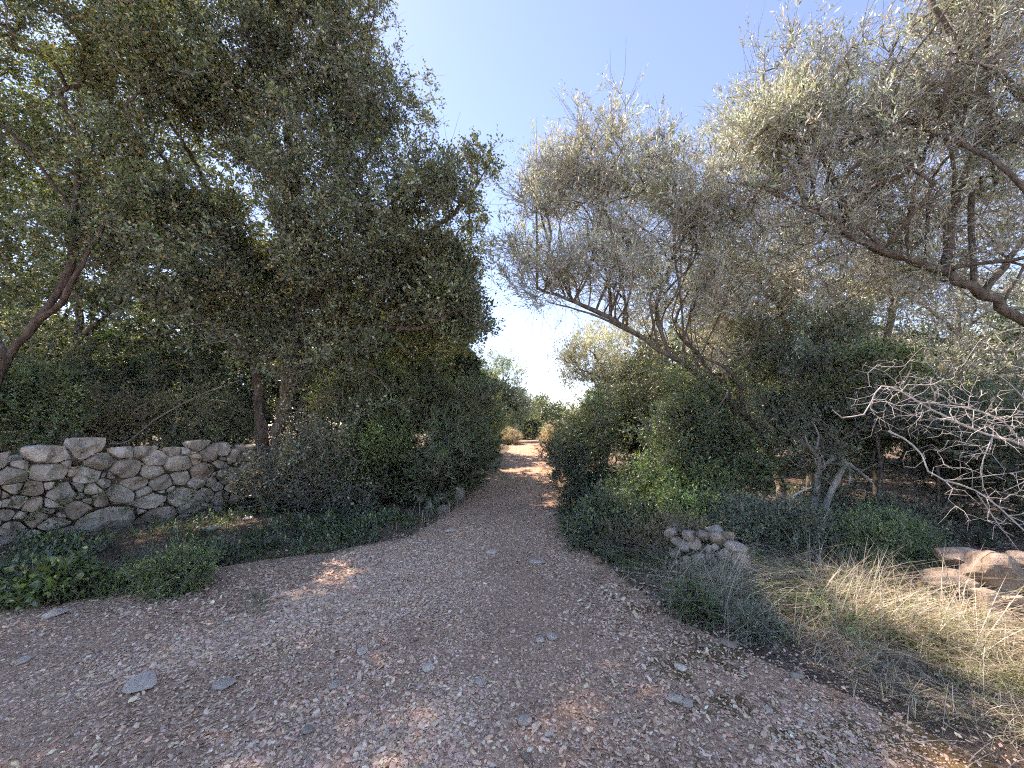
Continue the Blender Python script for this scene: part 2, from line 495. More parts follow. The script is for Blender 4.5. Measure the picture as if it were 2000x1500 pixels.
def sprigs(base, dirs, rng, K=5, M_=9, tl=(.18, .42), L=.055, W=.03, along=.7, spread=.7, up=.25, bend=0.0, fwd=.8, flat=.7, palette=None, fold=.15, twr=.0022):
    n = len(base)
    d = unit(dirs[:, None] * along + rng.normal(size=(n, K, 3)) * spread + np.array([0, 0, up]))
    ln = rng.uniform(tl[0], tl[1], (n, K, 1))
    b0 = np.repeat(base[:, None], K, 1)
    bz = np.array([0, 0, 1.0]) * (bend + rng.normal(size=(n, K, 1)) * .12)
    pt = lambda t: b0 + d * ln * t + bz * ln * t * t
    # twigs
    rings = []
    A = unit(np.cross(d, np.array([.3, .5, .81]))); B = np.cross(d, A)
    for t, rr in ((0, 1.3), (.5, 1.0)):
        p = pt(t)
        for an in (0, 2.094, 4.189):
            rings.append(p + twr * rr * (math.cos(an) * A + math.sin(an) * B))
    rings.append(pt(1.0))
    TV = np.stack(rings, 2).reshape(-1, 3)
    o = (np.arange(n * K) * 7)[:, None]
    q = np.array([[0, 1, 4, 3], [1, 2, 5, 4], [2, 0, 3, 5]]); t3 = np.array([[3, 4, 6], [4, 5, 6], [5, 3, 6]])
    TF = [(o[:, :, None] + q).reshape(-1, 4), (o[:, :, None] + t3).reshape(-1, 3)]
    # leaves
    t = np.linspace(.12, 1.0, M_)[None, None, :, None] + rng.uniform(-.05, .05, (n, K, M_, 1))
    P = b0[:, :, None] + d[:, :, None] * ln[:, :, None] * t + bz[:, :, None] * ln[:, :, None] * t * t
    ld = unit(d[:, :, None] * fwd + unit(rng.normal(size=(n, K, M_, 3))) * .8)
    nm = rng.normal(size=(n, K, M_, 3)) * (1 - flat) + np.array([0, 0, flat])
    nm = unit(nm - (nm * ld).sum(-1, keepdims=True) * ld)
    sd = np.cross(nm, ld)
    sc = rng.uniform(.6, 1.25, (n, K, M_, 1))
    l, w = L * sc, W * sc * rng.uniform(.8, 1.2, sc.shape)
    mid = P + ld * l * .48 + nm * w * fold
    LV = np.stack([P, mid + sd * w * .5, P + ld * l + nm * l * rng.normal(size=sc.shape) * .08, mid - sd * w * .5], 3).reshape(-1, 3)
    nl = n * K * M_
    i = (np.arange(nl) * 4)[:, None]
    LF = np.concatenate([i + np.array([0, 1, 2]), i + np.array([0, 2, 3])])
    C = np.repeat(pick_colors(rng, nl, palette), 4, 0)
    return (TV, TF), (LV, LF, C)


def spray_group():
    """geometry nodes: the mesh holds a few leafy sprays and many loose points; a spray is set on every point"""
    g = bpy.data.node_groups.new('leafy_sprays', 'GeometryNodeTree')
    g.interface.new_socket('Geometry', in_out='INPUT', socket_type='NodeSocketGeometry')
    g.interface.new_socket('Geometry', in_out='OUTPUT', socket_type='NodeSocketGeometry')
    nn, ln = g.nodes, g.links
    gi, go = nn.new('NodeGroupInput'), nn.new('NodeGroupOutput')

    def named(nm, dt):
        a_ = nn.new('GeometryNodeInputNamedAttribute'); a_.data_type = dt; a_.inputs[0].default_value = nm
        return next(o for o in a_.outputs if o.enabled and o.name == 'Attribute')
    sep = nn.new('GeometryNodeSeparateGeometry'); sep.domain = 'POINT'
    ln.new(gi.outputs[0], sep.inputs['Geometry']); ln.new(named('proto', 'BOOLEAN'), sep.inputs['Selection'])
    sp = nn.new('GeometryNodeSplitToInstances'); sp.domain = 'FACE'
    ln.new(sep.outputs['Selection'], sp.inputs['Geometry'])
    ln.new(named('variant', 'INT'), sp.inputs['Group ID'])
    ip = nn.new('GeometryNodeInstanceOnPoints')
    ln.new(sep.outputs['Inverted'], ip.inputs['Points']); ln.new(sp.outputs['Instances'], ip.inputs['Instance'])
    ip.inputs['Pick Instance'].default_value = True
    ln.new(named('variant', 'INT'), ip.inputs['Instance Index'])
    ln.new(named('rot', 'FLOAT_VECTOR'), ip.inputs['Rotation'])
    ln.new(named('size', 'FLOAT'), ip.inputs['Scale'])
    ln.new(ip.outputs[0], go.inputs[0])
    return g


SPRAYS = spray_group()
ELEV = [80, 50, 15, -25]


def instanced(name, protos, pts, rot, size, variant, tint, mats, parent=None, origin=None, smooth=False):
    """protos: list of (V, [(faces, material index), ...], colours); one object, a prototype set on every point"""
    Vs, Fs, Ms, Cs, var, off = [], [], [], [], [], 0
    for k, (V, fl, C) in enumerate(protos):
        Vs.append(V); Cs.append(C); var.append(np.full(len(V), k))
        for f, mi in fl: Fs.append(f + off); Ms.append(np.full(len(f), mi, np.int32))
        off += len(V)
    n = len(pts)
    o3 = np.zeros(3) if origin is None else np.asarray(origin)
    order = sorted(range(len(Fs)), key=lambda q: Fs[q].shape[1])
    ob = mesh_np(name, np.concatenate(Vs + [np.asarray(pts) - o3]), [Fs[q] for q in order], M[mats[0]], parent, col=np.concatenate(Cs + [np.ones((n, 3))]), smooth=smooth)
    if parent is None and origin is not None: ob.location = origin
    me = ob.data
    for m_ in mats[1:]: me.materials.append(M[m_])
    me.polygons.foreach_set('material_index', np.concatenate([Ms[q] for q in order]))
    A_ = lambda nm, ty, key, arr: me.attributes.new(nm, ty, 'POINT').data.foreach_set(key, np.ascontiguousarray(arr).ravel())
    A_('proto', 'BOOLEAN', 'value', np.concatenate([np.ones(off, bool), np.zeros(n, bool)]))
    A_('variant', 'INT', 'value', np.concatenate(var + [variant]).astype(np.int32))
    A_('rot', 'FLOAT_VECTOR', 'vector', np.concatenate([np.zeros((off, 3)), rot]).astype(np.float32))
    A_('size', 'FLOAT', 'value', np.concatenate([np.ones(off), size]).astype(np.float32))
    A_('tint', 'FLOAT_COLOR', 'color', np.concatenate([np.ones((off, 4)), np.concatenate([tint, np.ones((n, 1))], 1)]).astype(np.float32))
    md = ob.modifiers.new('sprays', 'NODES'); md.node_group = SPRAYS
    ob['kind'] = 'stuff'
    return ob


def clump_tint(pts, rng, clump):
    n = len(pts)
    return np.exp(rng.normal(size=(n, 1)) * clump * .6 + .22 * noise(pts, 1.3, 21)[:, None]) * np.exp(rng.normal(size=(n, 3)) * .06)


def spray_object(name, pts, dirs, rng, leaf, leaf_m, twig_m, parent, origin, nv=3, size=(.8, 1.25), clump=.28, inst=False):
    """foliage as one object: sprays of leaves at pts, pointing along dirs"""
    n = len(pts)
    sz = rng.uniform(size[0], size[1], n)
    tint = clump_tint(pts, rng, clump)
    if inst:
        protos = []
        for e_ in ELEV:
            for v in range(nv):
                d = np.array([[math.cos(R(e_)), 0, math.sin(R(e_))]])
                (TV, TF), (LV, LF, C) = sprigs(np.zeros((1, 3)), d, rng, **leaf)
                protos.append((np.concatenate([TV, LV]), [(TF[0], 1), (TF[1], 1), (LF + len(TV), 0)], np.concatenate([np.full((len(TV), 3), .2), C])))
        el = np.degrees(np.arcsin(np.clip(dirs[:, 2], -1, 1)))
        vv = np.abs(el[:, None] - np.array(ELEV)[None]).argmin(1) * nv + rng.integers(0, nv, n)
        rot = np.stack([rng.normal(size=n) * .25, rng.normal(size=n) * .25, np.arctan2(dirs[:, 1], dirs[:, 0]) + rng.normal(size=n) * .3], -1)
        return instanced(name, protos, pts, rot, sz, vv, tint, [leaf_m + '_spray', twig_m], parent, origin)
    _, (LV, LF, C) = sprigs(np.asarray(pts), dirs, rng, **leaf)
    per = len(LV) // n
    C = C * np.repeat(tint, per, 0)
    LV = np.repeat(pts, per, 0) + (LV - np.repeat(pts, per, 0)) * np.repeat(sz, per)[:, None]
    ob = mesh_np(name, LV, [LF], M[leaf_m], parent, col=np.clip(C, 0, .9), origin=origin)
    ob['kind'] = 'stuff'
    return ob


def fill(ells, rng, freq=1.2, thr=-.25, shell=.5, seed=0, rag=.28):
    """points inside ellipsoids E = (px, py, Y, rx_px, rz_px, depth_m, n), thinned by noise so that the crown has gaps"""
    out = []
    for (px, py, Y, rx, rz, rd, n) in ells:
        c = at(px, py, Y); s = Y / FPX
        m = n * 4
        v = unit(rng.normal(size=(m, 3))) * (rng.uniform(0, 1, (m, 1)) ** (1 / (3 + 3 * shell)))
        v = v * (1 + rag * noise(unit(v) * 2.2 + c, 1.0, seed + 2))[:, None]
        p = c + v * np.array([rx * s, rd, rz * s])
        p[:, 2] += rng.exponential(.10, m) * (rz * s > .4)
        k = noise(p, freq, seed) + rng.normal(size=m) * .15 > thr
        p = p[k & (p[:, 2] > gz(p[:, 0], p[:, 1]) + .02)]
        out.append(p[:n])
    return np.concatenate(out)


STAT = {}


def plant(name, label, cat, limbs, ells, seed, leaf=None, leaf_m='oak_leaf', bark='oak_bark', twig='twig', group=None, thick=.02, tip_r=.004, wander=.06, up=.25, freq=1.2, thr=-.25, shell=.5,
          part_names=('trunk', 'branches', 'crown'), extra_tips=None, step=.2, inner=0.0, sub=1, subL=(.08, .26), inst=False, bare=0, power=.42):
    rng = np.random.default_rng(seed)
    limbs = [(np.array(l[0], float), l[1], l[2]) for l in limbs]
    T = fill(ells, rng, freq, thr, shell, seed % 17, .42 if part_names[2] == 'foliage' else .28)
    if extra_tips is not None: T = np.concatenate([T, extra_tips])
    pos, dr, par, r, nl, tips = grow(limbs, T, rng, tip_r=tip_r, wander=wander, up=up, step=step, power=power)
    base = limbs[0][0][0].copy()
    root = thing(name, base, label, cat, group)
    thickm, thin = skeleton_meshes(pos, par, r, thick)
    tris = 0
    if thickm:
        mesh_np(part_names[0], thickm[0], [thickm[1]], M[bark], root, smooth=True, origin=base); tris += 2 * len(thickm[1])
    if leaf is not None:
        bp, bd = pos[tips], dr[tips]
        if inner:                                     # side shoots along the thin branches too
            cand = np.where((np.arange(len(pos)) >= nl) & (r < .02))[0]
            ch = rng.choice(cand, int(len(cand) * inner), replace=False)
            bp = np.concatenate([bp, pos[ch]]); bd = np.concatenate([bd, unit(dr[ch] + rng.normal(size=(len(ch), 3)) * .7)])
        if sub:                                       # each shoot forks into a few side twigs, a spray on each
            n_ = len(bp)
            sd = unit(bd[:, None] * .7 + rng.normal(size=(n_, sub, 3)) * .6 + np.array([0, 0, leaf.get('up', .2)]))
            ln_ = rng.uniform(subL[0], subL[1], (n_, sub, 1)) * (leaf['tl'][1] / .25)
            b0 = np.repeat(bp[:, None], sub, 1).reshape(-1, 3); b1 = b0 + (sd * ln_).reshape(-1, 3); sdf = sd.reshape(-1, 3)
            A_ = unit(np.cross(sdf, np.array([.3, .5, .81]))); B_ = np.cross(sdf, A_)
            rings = []
            for P_, rr in ((b0, 1.4), (b1, .6)):
                for an in (0, 2.094, 4.189): rings.append(P_ + tip_r * .55 * rr * (math.cos(an) * A_ + math.sin(an) * B_))
            SV = np.stack(rings, 1).reshape(-1, 3)
            q = np.array([[0, 1, 4, 3], [1, 2, 5, 4], [2, 0, 3, 5]])
            SF = ((np.arange(n_ * sub) * 6)[:, None, None] + q).reshape(-1, 4)
            thin = (SV, SF) if thin is None else (np.concatenate([thin[0], SV]), np.concatenate([thin[1], SF + len(thin[0])]))
            bp = np.concatenate([bp, b1]); bd = np.concatenate([bd, sdf])
        if bare:                                      # thin leafless twigs, curved
            n_ = int(len(tips) * bare)
            ch = rng.choice(np.where(np.arange(len(pos)) >= nl)[0], n_)
            sd = unit(dr[ch] * .5 + rng.normal(size=(n_, 3)) * .75 + np.array([0, 0, .15])); ln_ = rng.uniform(.25, .75, (n_, 1))
            bn = rng.normal(size=(n_, 3)) * .22; A_ = unit(np.cross(sd, np.array([.3, .5, .81]))); B_ = np.cross(sd, A_)
            rings = []
            for t_, rr in ((0, tip_r * .6), (.5, tip_r * .48), (1.0, tip_r * .22)):
                P_ = pos[ch] + sd * ln_ * t_ + bn * ln_ * t_ * t_
                for an in (0, 2.094, 4.189): rings.append(P_ + rr * (math.cos(an) * A_ + math.sin(an) * B_))
            SV = np.stack(rings, 1).reshape(-1, 3)
            q = np.array([[0, 1, 4, 3], [1, 2, 5, 4], [2, 0, 3, 5]]); q = np.concatenate([q, q + 3])
            SF = ((np.arange(n_) * 9)[:, None, None] + q).reshape(-1, 4)
            thin = (np.concatenate([thin[0], SV]), np.concatenate([thin[1], SF + len(thin[0])]))
        spray_object(part_names[2], bp, bd, rng, leaf, leaf_m, twig, root, base, inst=inst)
    if thin is not None:
        mesh_np(part_names[1], thin[0], [thin[1]], M[twig], root, origin=base)['kind'] = 'stuff'
        tris += 2 * len(thin[1])
    STAT[label[:40]] = (tris, len(T), len(bp) if leaf else 0)
    return root


def PL(*pts):
    return [at(*p) for p in pts]


def G(px, py, Y):
    """a point on the ground below pixel column px at distance Y"""
    p = at(px, py, Y)
    return np.array([p[0], p[1], float(gz(p[0], p[1])) - .05])


# palettes: (weight, linear colour)
OAK = [(5, (0.092, 0.121, 0.066)), (4, (0.139, 0.169, 0.095)), (2, (0.231, 0.264, 0.169)), (1, (0.356, 0.389, 0.277)), (0.7, (0.251, 0.31, 0.086)), (0.2, (0.29, 0.185, 0.092))]
OAKY = [(4, (0.103, 0.135, 0.069)), (4, (0.165, 0.205, 0.1)), (2, (0.277, 0.337, 0.128)), (1, (0.343, 0.376, 0.251)), (0.25, (0.37, 0.224, 0.125))]
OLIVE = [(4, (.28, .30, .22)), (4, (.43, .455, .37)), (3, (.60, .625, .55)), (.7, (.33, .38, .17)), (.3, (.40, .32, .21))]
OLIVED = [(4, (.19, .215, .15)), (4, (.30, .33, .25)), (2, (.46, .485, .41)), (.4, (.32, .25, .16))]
LENT = [(5, (0.078, 0.13, 0.052)), (4, (0.12, 0.186, 0.07)), (2, (0.196, 0.282, 0.088)), (0.6, (0.312, 0.39, 0.097))]
LENTB = [(4, (0.083, 0.135, 0.045)), (4, (0.135, 0.21, 0.06)), (3, (0.225, 0.315, 0.083)), (1, (0.36, 0.45, 0.105))]
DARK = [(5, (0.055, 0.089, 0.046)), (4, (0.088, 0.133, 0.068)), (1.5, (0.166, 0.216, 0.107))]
TEAL = [(5, (0.102, 0.146, 0.09)), (4, (0.152, 0.203, 0.133)), (2, (0.244, 0.305, 0.203))]
BROOM = [(5, (0.077, 0.124, 0.055)), (4, (0.119, 0.182, 0.077)), (2, (0.201, 0.292, 0.119)), (0.4, (0.365, 0.347, 0.182))]
DRYB = [(4, (0.22, 0.195, 0.094)), (3, (0.338, 0.28, 0.144)), (2, (0.169, 0.203, 0.075)), (1, (0.473, 0.372, 0.203))]
TAN = [(4, (.50, .42, .28)), (3, (.60, .53, .39)), (1, (.36, .34, .19))]
RUST = [(4, (.26, .10, .04)), (3, (.36, .16, .07)), (1, (.18, .09, .045))]
PALEG = [(4, (.20, .26, .13)), (3, (.29, .35, .20)), (2, (.38, .43, .28))]

oak_leaf = dict(K=5, M_=5, tl=(.08, .24), L=.056, W=.034, along=.6, spread=.7, up=.2, flat=.5, palette=OAK)
olive_leaf = dict(K=4, M_=5, tl=(.12, .30), L=.072, W=.019, along=.8, spread=.38, up=.45, fwd=1.2, flat=.3, palette=OLIVE, twr=.003)

# ------------------------------------------------------------------ dry stone walls: every stone a piece of its own
def clip_poly(poly, a, b, c):
    """keep a*x + b*y <= c"""
    out = []
    for k in range(len(poly)):
        p, q = poly[k], poly[(k + 1) % len(poly)]
        dp, dq = a * p[0] + b * p[1] - c, a * q[0] + b * q[1] - c
        if dp <= 0: out.append(p)
        if (dp < 0 < dq) or (dq < 0 < dp):
            t = dp / (dp - dq)
            out.append((p[0] + (q[0] - p[0]) * t, p[1] + (q[1] - p[1]) * t))
    return out


def power_cells(seeds, box, top):
    """cells of a power diagram; seeds (u, v, half width, half height)"""
    cells = []
    S = np.array([(s[0], s[1] * 1.25) for s in seeds]); w = np.array([(.5 * (s[2] + s[3])) ** 2 * .9 for s in seeds])
    for k in range(len(seeds)):
        poly = [(box[0], box[2] * 1.25), (box[1], box[2] * 1.25), (box[1], box[3] * 1.25), (box[0], box[3] * 1.25)]
        d = np.linalg.norm(S - S[k], axis=1)
        for j in np.argsort(d)[1:26]:
            a_, b_ = 2 * (S[j] - S[k])
            c_ = (S[j] @ S[j] - w[j]) - (S[k] @ S[k] - w[k])
            poly = clip_poly(poly, a_, b_, c_)
            if len(poly) < 3: break
        if len(poly) >= 3:
            poly = clip_poly(poly, 0, 1, top(seeds[k][0]) * 1.25)
            # do not let a border stone run away from its seed
            lim = 1.5
            poly = clip_poly(poly, 1, 0, seeds[k][0] + lim * seeds[k][2]) if len(poly) > 2 else poly
            poly = clip_poly(poly, -1, 0, -(seeds[k][0] - lim * seeds[k][2])) if len(poly) > 2 else poly
            poly = clip_poly(poly, 0, 1, (seeds[k][1] + lim * seeds[k][3]) * 1.25) if len(poly) > 2 else poly
            poly = clip_poly(poly, 0, -1, -(seeds[k][1] - lim * seeds[k][3]) * 1.25) if len(poly) > 2 else poly
        if len(poly) >= 3:
            cells.append((k, np.array([(p[0], p[1] / 1.25) for p in poly])))
    return cells


def stone_mesh(poly, origin, ux, nrm, rng, mat, parent, gap=.006, depth=.22, name='stone'):
    """a fitted stone: rounded polygon face bulging out of the wall along nrm; ux is the wall direction"""
    c = poly.mean(0)
    # outline resampled by angle, corners rounded
    n = 16
    seg = np.linalg.norm(np.roll(poly, -1, 0) - poly, axis=1); cum = np.concatenate([[0], np.cumsum(seg)])
    t = (np.arange(n) + rng.uniform(0, 1)) / n * cum[-1]
    pp = np.vstack([poly, poly[:1]])
    ring = np.stack([np.interp(t, cum, pp[:, 0]), np.interp(t, cum, pp[:, 1])], 1)
    ring = .92 * ring + .04 * (np.roll(ring, 1, 0) + np.roll(ring, -1, 0))
    ring = c + (ring - c) * (1 + rng.normal(size=(n, 1)) * .035)
    size = math.sqrt(max(1e-5, .5 * abs(np.dot(poly[:, 0], np.roll(poly[:, 1], -1)) - np.dot(poly[:, 1], np.roll(poly[:, 0], -1)))))
    if size < .035: return None
    ring = c + (ring - c) * max(.6, 1 - gap * 2 / size)
    tilt = rng.normal(size=2) * .22
    off = rng.normal() * .03
    prof = [(.86, -depth), (1.0, -.09), (1.0, -.018), (.955, .016), (.80, .030), (.45, .036)]
    V = []
    sc = min(1.6, size / .2)
    for s, z in prof:
        q = c + (ring - c) * s
        zz = z * (sc if z > -.05 else 1) + (q - c) @ tilt + off
        V.append(np.column_stack([q, zz]))
    V.append(np.array([[c[0], c[1], .038 * sc + off]]))
    V = np.concatenate(V)
    for _ in range(3):                                  # split faces
        g_ = rng.normal(size=2) * .55
        lim = off + .034 * sc + (V[:, :2] - c) @ g_ + rng.uniform(-.2, .5) * .05 * sc
        V[n:, 2] = np.where(V[n:, 2] > -.05, np.minimum(V[n:, 2], np.maximum(lim[n:], -.03)), V[n:, 2])
    sd = rng.uniform(0, 50)
    V[:, 2] += size * .10 * noise(np.column_stack([V[:, :2] / size, np.full(len(V), sd)]), .9, 3) + size * .045 * noise(np.column_stack([V[:, :2] / size, np.full(len(V), sd)]), 2.6, 6)
    V[:, :2] += size * .035 * np.stack([noise(V / size + sd, 1.2, 7), noise(V / size + sd, 1.2, 9)], -1)
    W = origin + V[:, :1] * ux + V[:, 1:2] * np.array([0, 0, 1.0]) + V[:, 2:3] * nrm
    i = np.arange(5)[:, None] * n; s = np.arange(n)[None]; s2 = (s + 1) % n
    Q = np.stack([i + s, i + s2, i + n + s2, i + n + s], -1).reshape(-1, 4)
    T = np.stack([5 * n + np.arange(n), 5 * n + (np.arange(n) + 1) % n, np.full(n, 6 * n)], -1)
    o = mesh_np(name, W, [Q, T, np.arange(n)[::-1][None]], mat, parent, smooth=False, origin=W.mean(0))
    o.location = W.mean(0) - np.array(parent.location)
    return o


def boulder(name, loc, dims, seed, mat, parent=None, rot=0.0, flatb=.5, detail=3, rough=.16, facets=7, smooth=True):
    """a free stone: sphere cut by random planes, then roughened"""
    rng = np.random.default_rng(seed)
    import bmesh
    bm = bmesh.new(); bmesh.ops.create_icosphere(bm, subdivisions=detail, radius=1.0)
    V = np.array([v.co[:] for v in bm.verts]); F = np.array([[v.index for v in f.verts] for f in bm.faces]); bm.free()
    for _ in range(facets):
        nn = unit(rng.normal(size=3)); c = rng.uniform(.5, .9)
        d = V @ nn - c
        V = V - np.where(d > 0, d * .9, 0)[:, None] * nn
    V = V * (1 + rough * noise(V, .9, seed % 13)[:, None] + rough * .35 * noise(V, 2.7, seed % 11)[:, None] - rough * .5 * np.clip(.25 - np.abs(noise(V, 1.7, seed % 7)), 0, 1)[:, None] + (rough * .2 * noise(V, 7.0, seed % 5)[:, None] if detail > 3 else 0))
    V[:, 2] = np.where(V[:, 2] < -flatb, -flatb + (V[:, 2] + flatb) * .2, V[:, 2])
    V *= np.array(dims) / 2
    cr, sr = math.cos(rot), math.sin(rot)
    V = np.column_stack([V[:, 0] * cr - V[:, 1] * sr, V[:, 0] * sr + V[:, 1] * cr, V[:, 2]])
    o = mesh_np(name, V, [F], mat, parent, smooth=smooth)
    o.location = loc if parent is None else np.array(loc) - np.array(parent.location)
    return o


def wall_frame(A, B):
    A = np.array([A[0], A[1], 0.]); B = np.array([B[0], B[1], 0.])
    L = np.linalg.norm(B - A); ux = (B - A) / L
    nrm = np.array([ux[1], -ux[0], 0])
    if nrm @ (np.array([0, 0, 0]) - A) < 0: nrm = -nrm
    return A, L, ux, nrm


def px_on_wall(px, py, A, ux, nrm):
    o = np.array([0, 0, CAM_H]); d = at(px, py, 1.0) - o
    t = ((A - o) @ nrm) / (d @ nrm)
    p = o + d * t
    return (p - A) @ ux, p[2]


def core(parent, A, L, ux, nrm, top, depth, mat, u0=0.0):
    us = np.linspace(u0, L, 40)
    h = np.array([max(.08, top(u) - .13) for u in us])
    V = []
    for dd, hh in ((-.12, None), (-.12, h), (-depth, h), (-depth, None)):
        z = np.full(len(us), -.05) if hh is None else hh + .02 * noise(np.column_stack([us, us * 0 + dd]), 3, 2)
        V.append(A + us[:, None] * ux + z[:, None] * np.array([0, 0, 1]) + nrm * (dd + .02 * noise(np.column_stack([us, z]), 4, 1))[:, None])
    V = np.concatenate(V); n = len(us); i = np.arange(3)[:, None] * n; s = np.arange(n - 1)[None]
    F = np.stack([i + s, i + s + 1, i + n + s + 1, i + n + s], -1).reshape(-1, 4)
    ends = [[0, n, 2 * n, 3 * n], [n - 1, 4 * n - 1, 3 * n - 1, 2 * n - 1]]
    o = mesh_np('rubble_core', V, [F, ends], mat, parent, origin=parent.location)
    return o


rngw = np.random.default_rng(5)
P0, P1 = on_ground(-30, 1092), on_ground(520, 992)
A, L, ux, nrm = wall_frame(P0 + (P0 - P1) * .75, P1)
wall = thing('dry_stone_wall', A, 'grey dry stone wall of fitted field stones beside the oak trunk', 'stone wall')
ZS = 700 / 2000
wz = [(60, 370, 80, 75), (105, 335, 38, 35), (290, 262, 112, 42), (480, 220, 76, 44), (270, 345, 130, 48), (500, 360, 85, 50), (570, 295, 70, 60), (715, 325, 92, 70), (845, 345, 88, 36), (870, 282, 82, 34),
      (700, 240, 55, 24), (800, 238, 60, 24), (985, 237, 32, 20), (1038, 234, 30, 18), (1100, 208, 66, 24), (1000, 298, 78, 54), (1090, 270, 36, 28), (1165, 252, 52, 45), (1245, 238, 36, 36), (1315, 272, 36, 36),
      (1400, 252, 48, 38), (1140, 342, 78, 42), (1230, 303, 32, 18), (1250, 367, 32, 42), (1312, 358, 36, 50), (1372, 335, 32, 32), (1010, 378, 66, 34), (760, 417, 86, 44), (905, 412, 72, 46), (1100, 412, 36, 22),
      (1185, 402, 42, 26), (1215, 432, 48, 16), (1392, 395, 36, 30), (1302, 430, 50, 30), (672, 472, 86, 56), (360, 472, 70, 76), (440, 445, 36, 36), (505, 442, 46, 36), (575, 408, 36, 24), (800, 452, 38, 40),
      (845, 512, 76, 60), (1015, 482, 76, 46), (1150, 477, 52, 46), (1055, 542, 46, 38), (1130, 562, 46, 26), (440, 562, 76, 55), (565, 505, 50, 46), (590, 625, 165, 95), (885, 607, 126, 66), (1035, 612, 26, 30),
      (975, 667, 62, 36), (190, 532, 60, 46), (285, 520, 42, 42), (100, 520, 52, 42), (200, 612, 62, 60), (108, 597, 32, 32), (30, 592, 42, 56), (70, 662, 82, 60), (60, 735, 75, 60), (300, 642, 80, 50),
      (330, 694, 92, 40), (10, 470, 30, 34), (65, 442, 44, 40), (190, 445, 66, 44), (1240, 490, 50, 40), (1330, 490, 50, 36), (1420, 460, 50, 40), (1230, 580, 60, 40), (1340, 560, 60, 40), (1450, 540, 50, 50),
      (1150, 620, 60, 36), (1260, 660, 60, 40), (1400, 630, 70, 44), (760, 700, 60, 40), (480, 740, 80, 40), (200, 720, 60, 46), (150, 780, 80, 40), (-60, 330, 70, 60), (-60, 480, 60, 70), (-70, 640, 70, 70), (-60, 780, 70, 60)]
seeds = []
for zx, zy, hw, hh in wz:
    px, py = zx * ZS, 800 + zy * ZS
    u, v = px_on_wall(px, py, A, ux, nrm)
    u2, _ = px_on_wall(px + hw * ZS, py, A, ux, nrm); _, v2 = px_on_wall(px, py - hh * ZS, A, ux, nrm)
    seeds.append((u, v, abs(u2 - u), abs(v2 - v)))
umin = min(s[0] for s in seeds)
umax = max(s[0] for s in seeds)
for k in range(60):                                     # small wedge stones in the joints
    r_ = rngw.uniform(.022, .042)
    seeds.append((rngw.uniform(umin, umax), rngw.uniform(.08, 1.08), r_ * 1.3, r_))
u = .1
while u < umin - .05:                                   # the stretch that leaves the frame
    v = rngw.uniform(.0, .15)
    w_ = rngw.uniform(.12, .24)
    while v < 1.15:
        h_ = rngw.uniform(.07, .15)
        seeds.append((u + w_ * rngw.uniform(-.3, .3), v + h_, w_, h_)); v += 2 * h_
    u += 2 * w_
top1 = lambda u: 1.22 + .05 * float(noise(np.array([u, 0.]), 2.0, 4))
for k, poly in power_cells(seeds, (0, L + .1, -.05, 1.5), lambda u: 1.5):
    stone_mesh(poly, A, ux, nrm, rngw, M['warm_stone' if rngw.uniform() < .22 else 'stone'], wall)
core(wall, A, L, ux, nrm, lambda u: 1.12, .75, M['soil'])
# capping stones behind the face so that the wall has a top
for k in range(22):
    uu = rngw.uniform(.2, L - .1); q = A + uu * ux - nrm * rngw.uniform(.25, .6)
    boulder('stone', (q[0], q[1], 1.05 + rngw.uniform(0, .07)), (rngw.uniform(.25, .45), rngw.uniform(.2, .35), rngw.uniform(.14, .22)), 300 + k, M['stone'], wall, rngw.uniform(0, 3), detail=2)
# its overgrown continuation behind the oak, along to the path
A2, L2, ux2, nrm2 = wall_frame(P1, on_ground(835, 974))
top2 = lambda u: 1.1 - .75 * max(0, (u / L2 - .35)) ** 1.2
seeds2 = []
u = .12
while u < L2:
    w_ = rngw.uniform(.10, .2); v = .0
    while v < top2(u) - .05:
        h_ = rngw.uniform(.06, .12); seeds2.append((u + w_ * rngw.uniform(-.3, .3), v + h_, w_, h_)); v += 2 * h_
    u += 2 * w_
for k, poly in power_cells(seeds2, (0, L2, -.05, 1.3), top2):
    stone_mesh(poly, A2, ux2, nrm2, rngw, M['stone'], wall)
core(wall, A2, L2, ux2, nrm2, top2, .6, M['soil'], .05)

# low broken wall on the other side of the path
rngw = np.random.default_rng(15)
A3, L3, ux3, nrm3 = wall_frame(on_ground(1215, 1085), on_ground(1505, 1128))
low = thing('collapsed_stone_wall', A3, 'low collapsed stone wall with a smooth dark round stone at its end', 'stone wall')
wz2 = [(125, 392, 38, 36), (95, 450, 34, 34), (165, 447, 46, 42), (185, 527, 48, 38), (280, 417, 66, 46), (240, 474, 26, 24), (275, 468, 24, 22), (330, 506, 44, 42), (390, 462, 66, 30), (415, 548, 78, 80),
       (20, 395, 46, 34), (60, 430, 40, 30), (120, 530, 40, 36), (250, 525, 34, 32), (288, 566, 40, 36), (20, 455, 46, 36), (55, 500, 44, 36), (-40, 430, 44, 36), (-50, 490, 46, 38), (10, 545, 46, 40),
       (90, 585, 44, 36), (190, 595, 50, 36), (-110, 460, 46, 36), (-120, 520, 44, 36), (-50, 550, 46, 38), (-180, 500, 44, 34), (500, 590, 30, 40), (340, 595, 44, 36), (355, 405, 40, 30), (210, 385, 40, 28)]
seeds = []
for zx, zy, hw, hh in wz2:
    px, py = 1300 + zx * ZS, 900 + zy * ZS
    u, v = px_on_wall(px, py, A3, ux3, nrm3)
    u2, _ = px_on_wall(px + hw * ZS, py, A3, ux3, nrm3); _, v2 = px_on_wall(px, py - hh * ZS, A3, ux3, nrm3)
    seeds.append((u, v, abs(u2 - u), abs(v2 - v)))
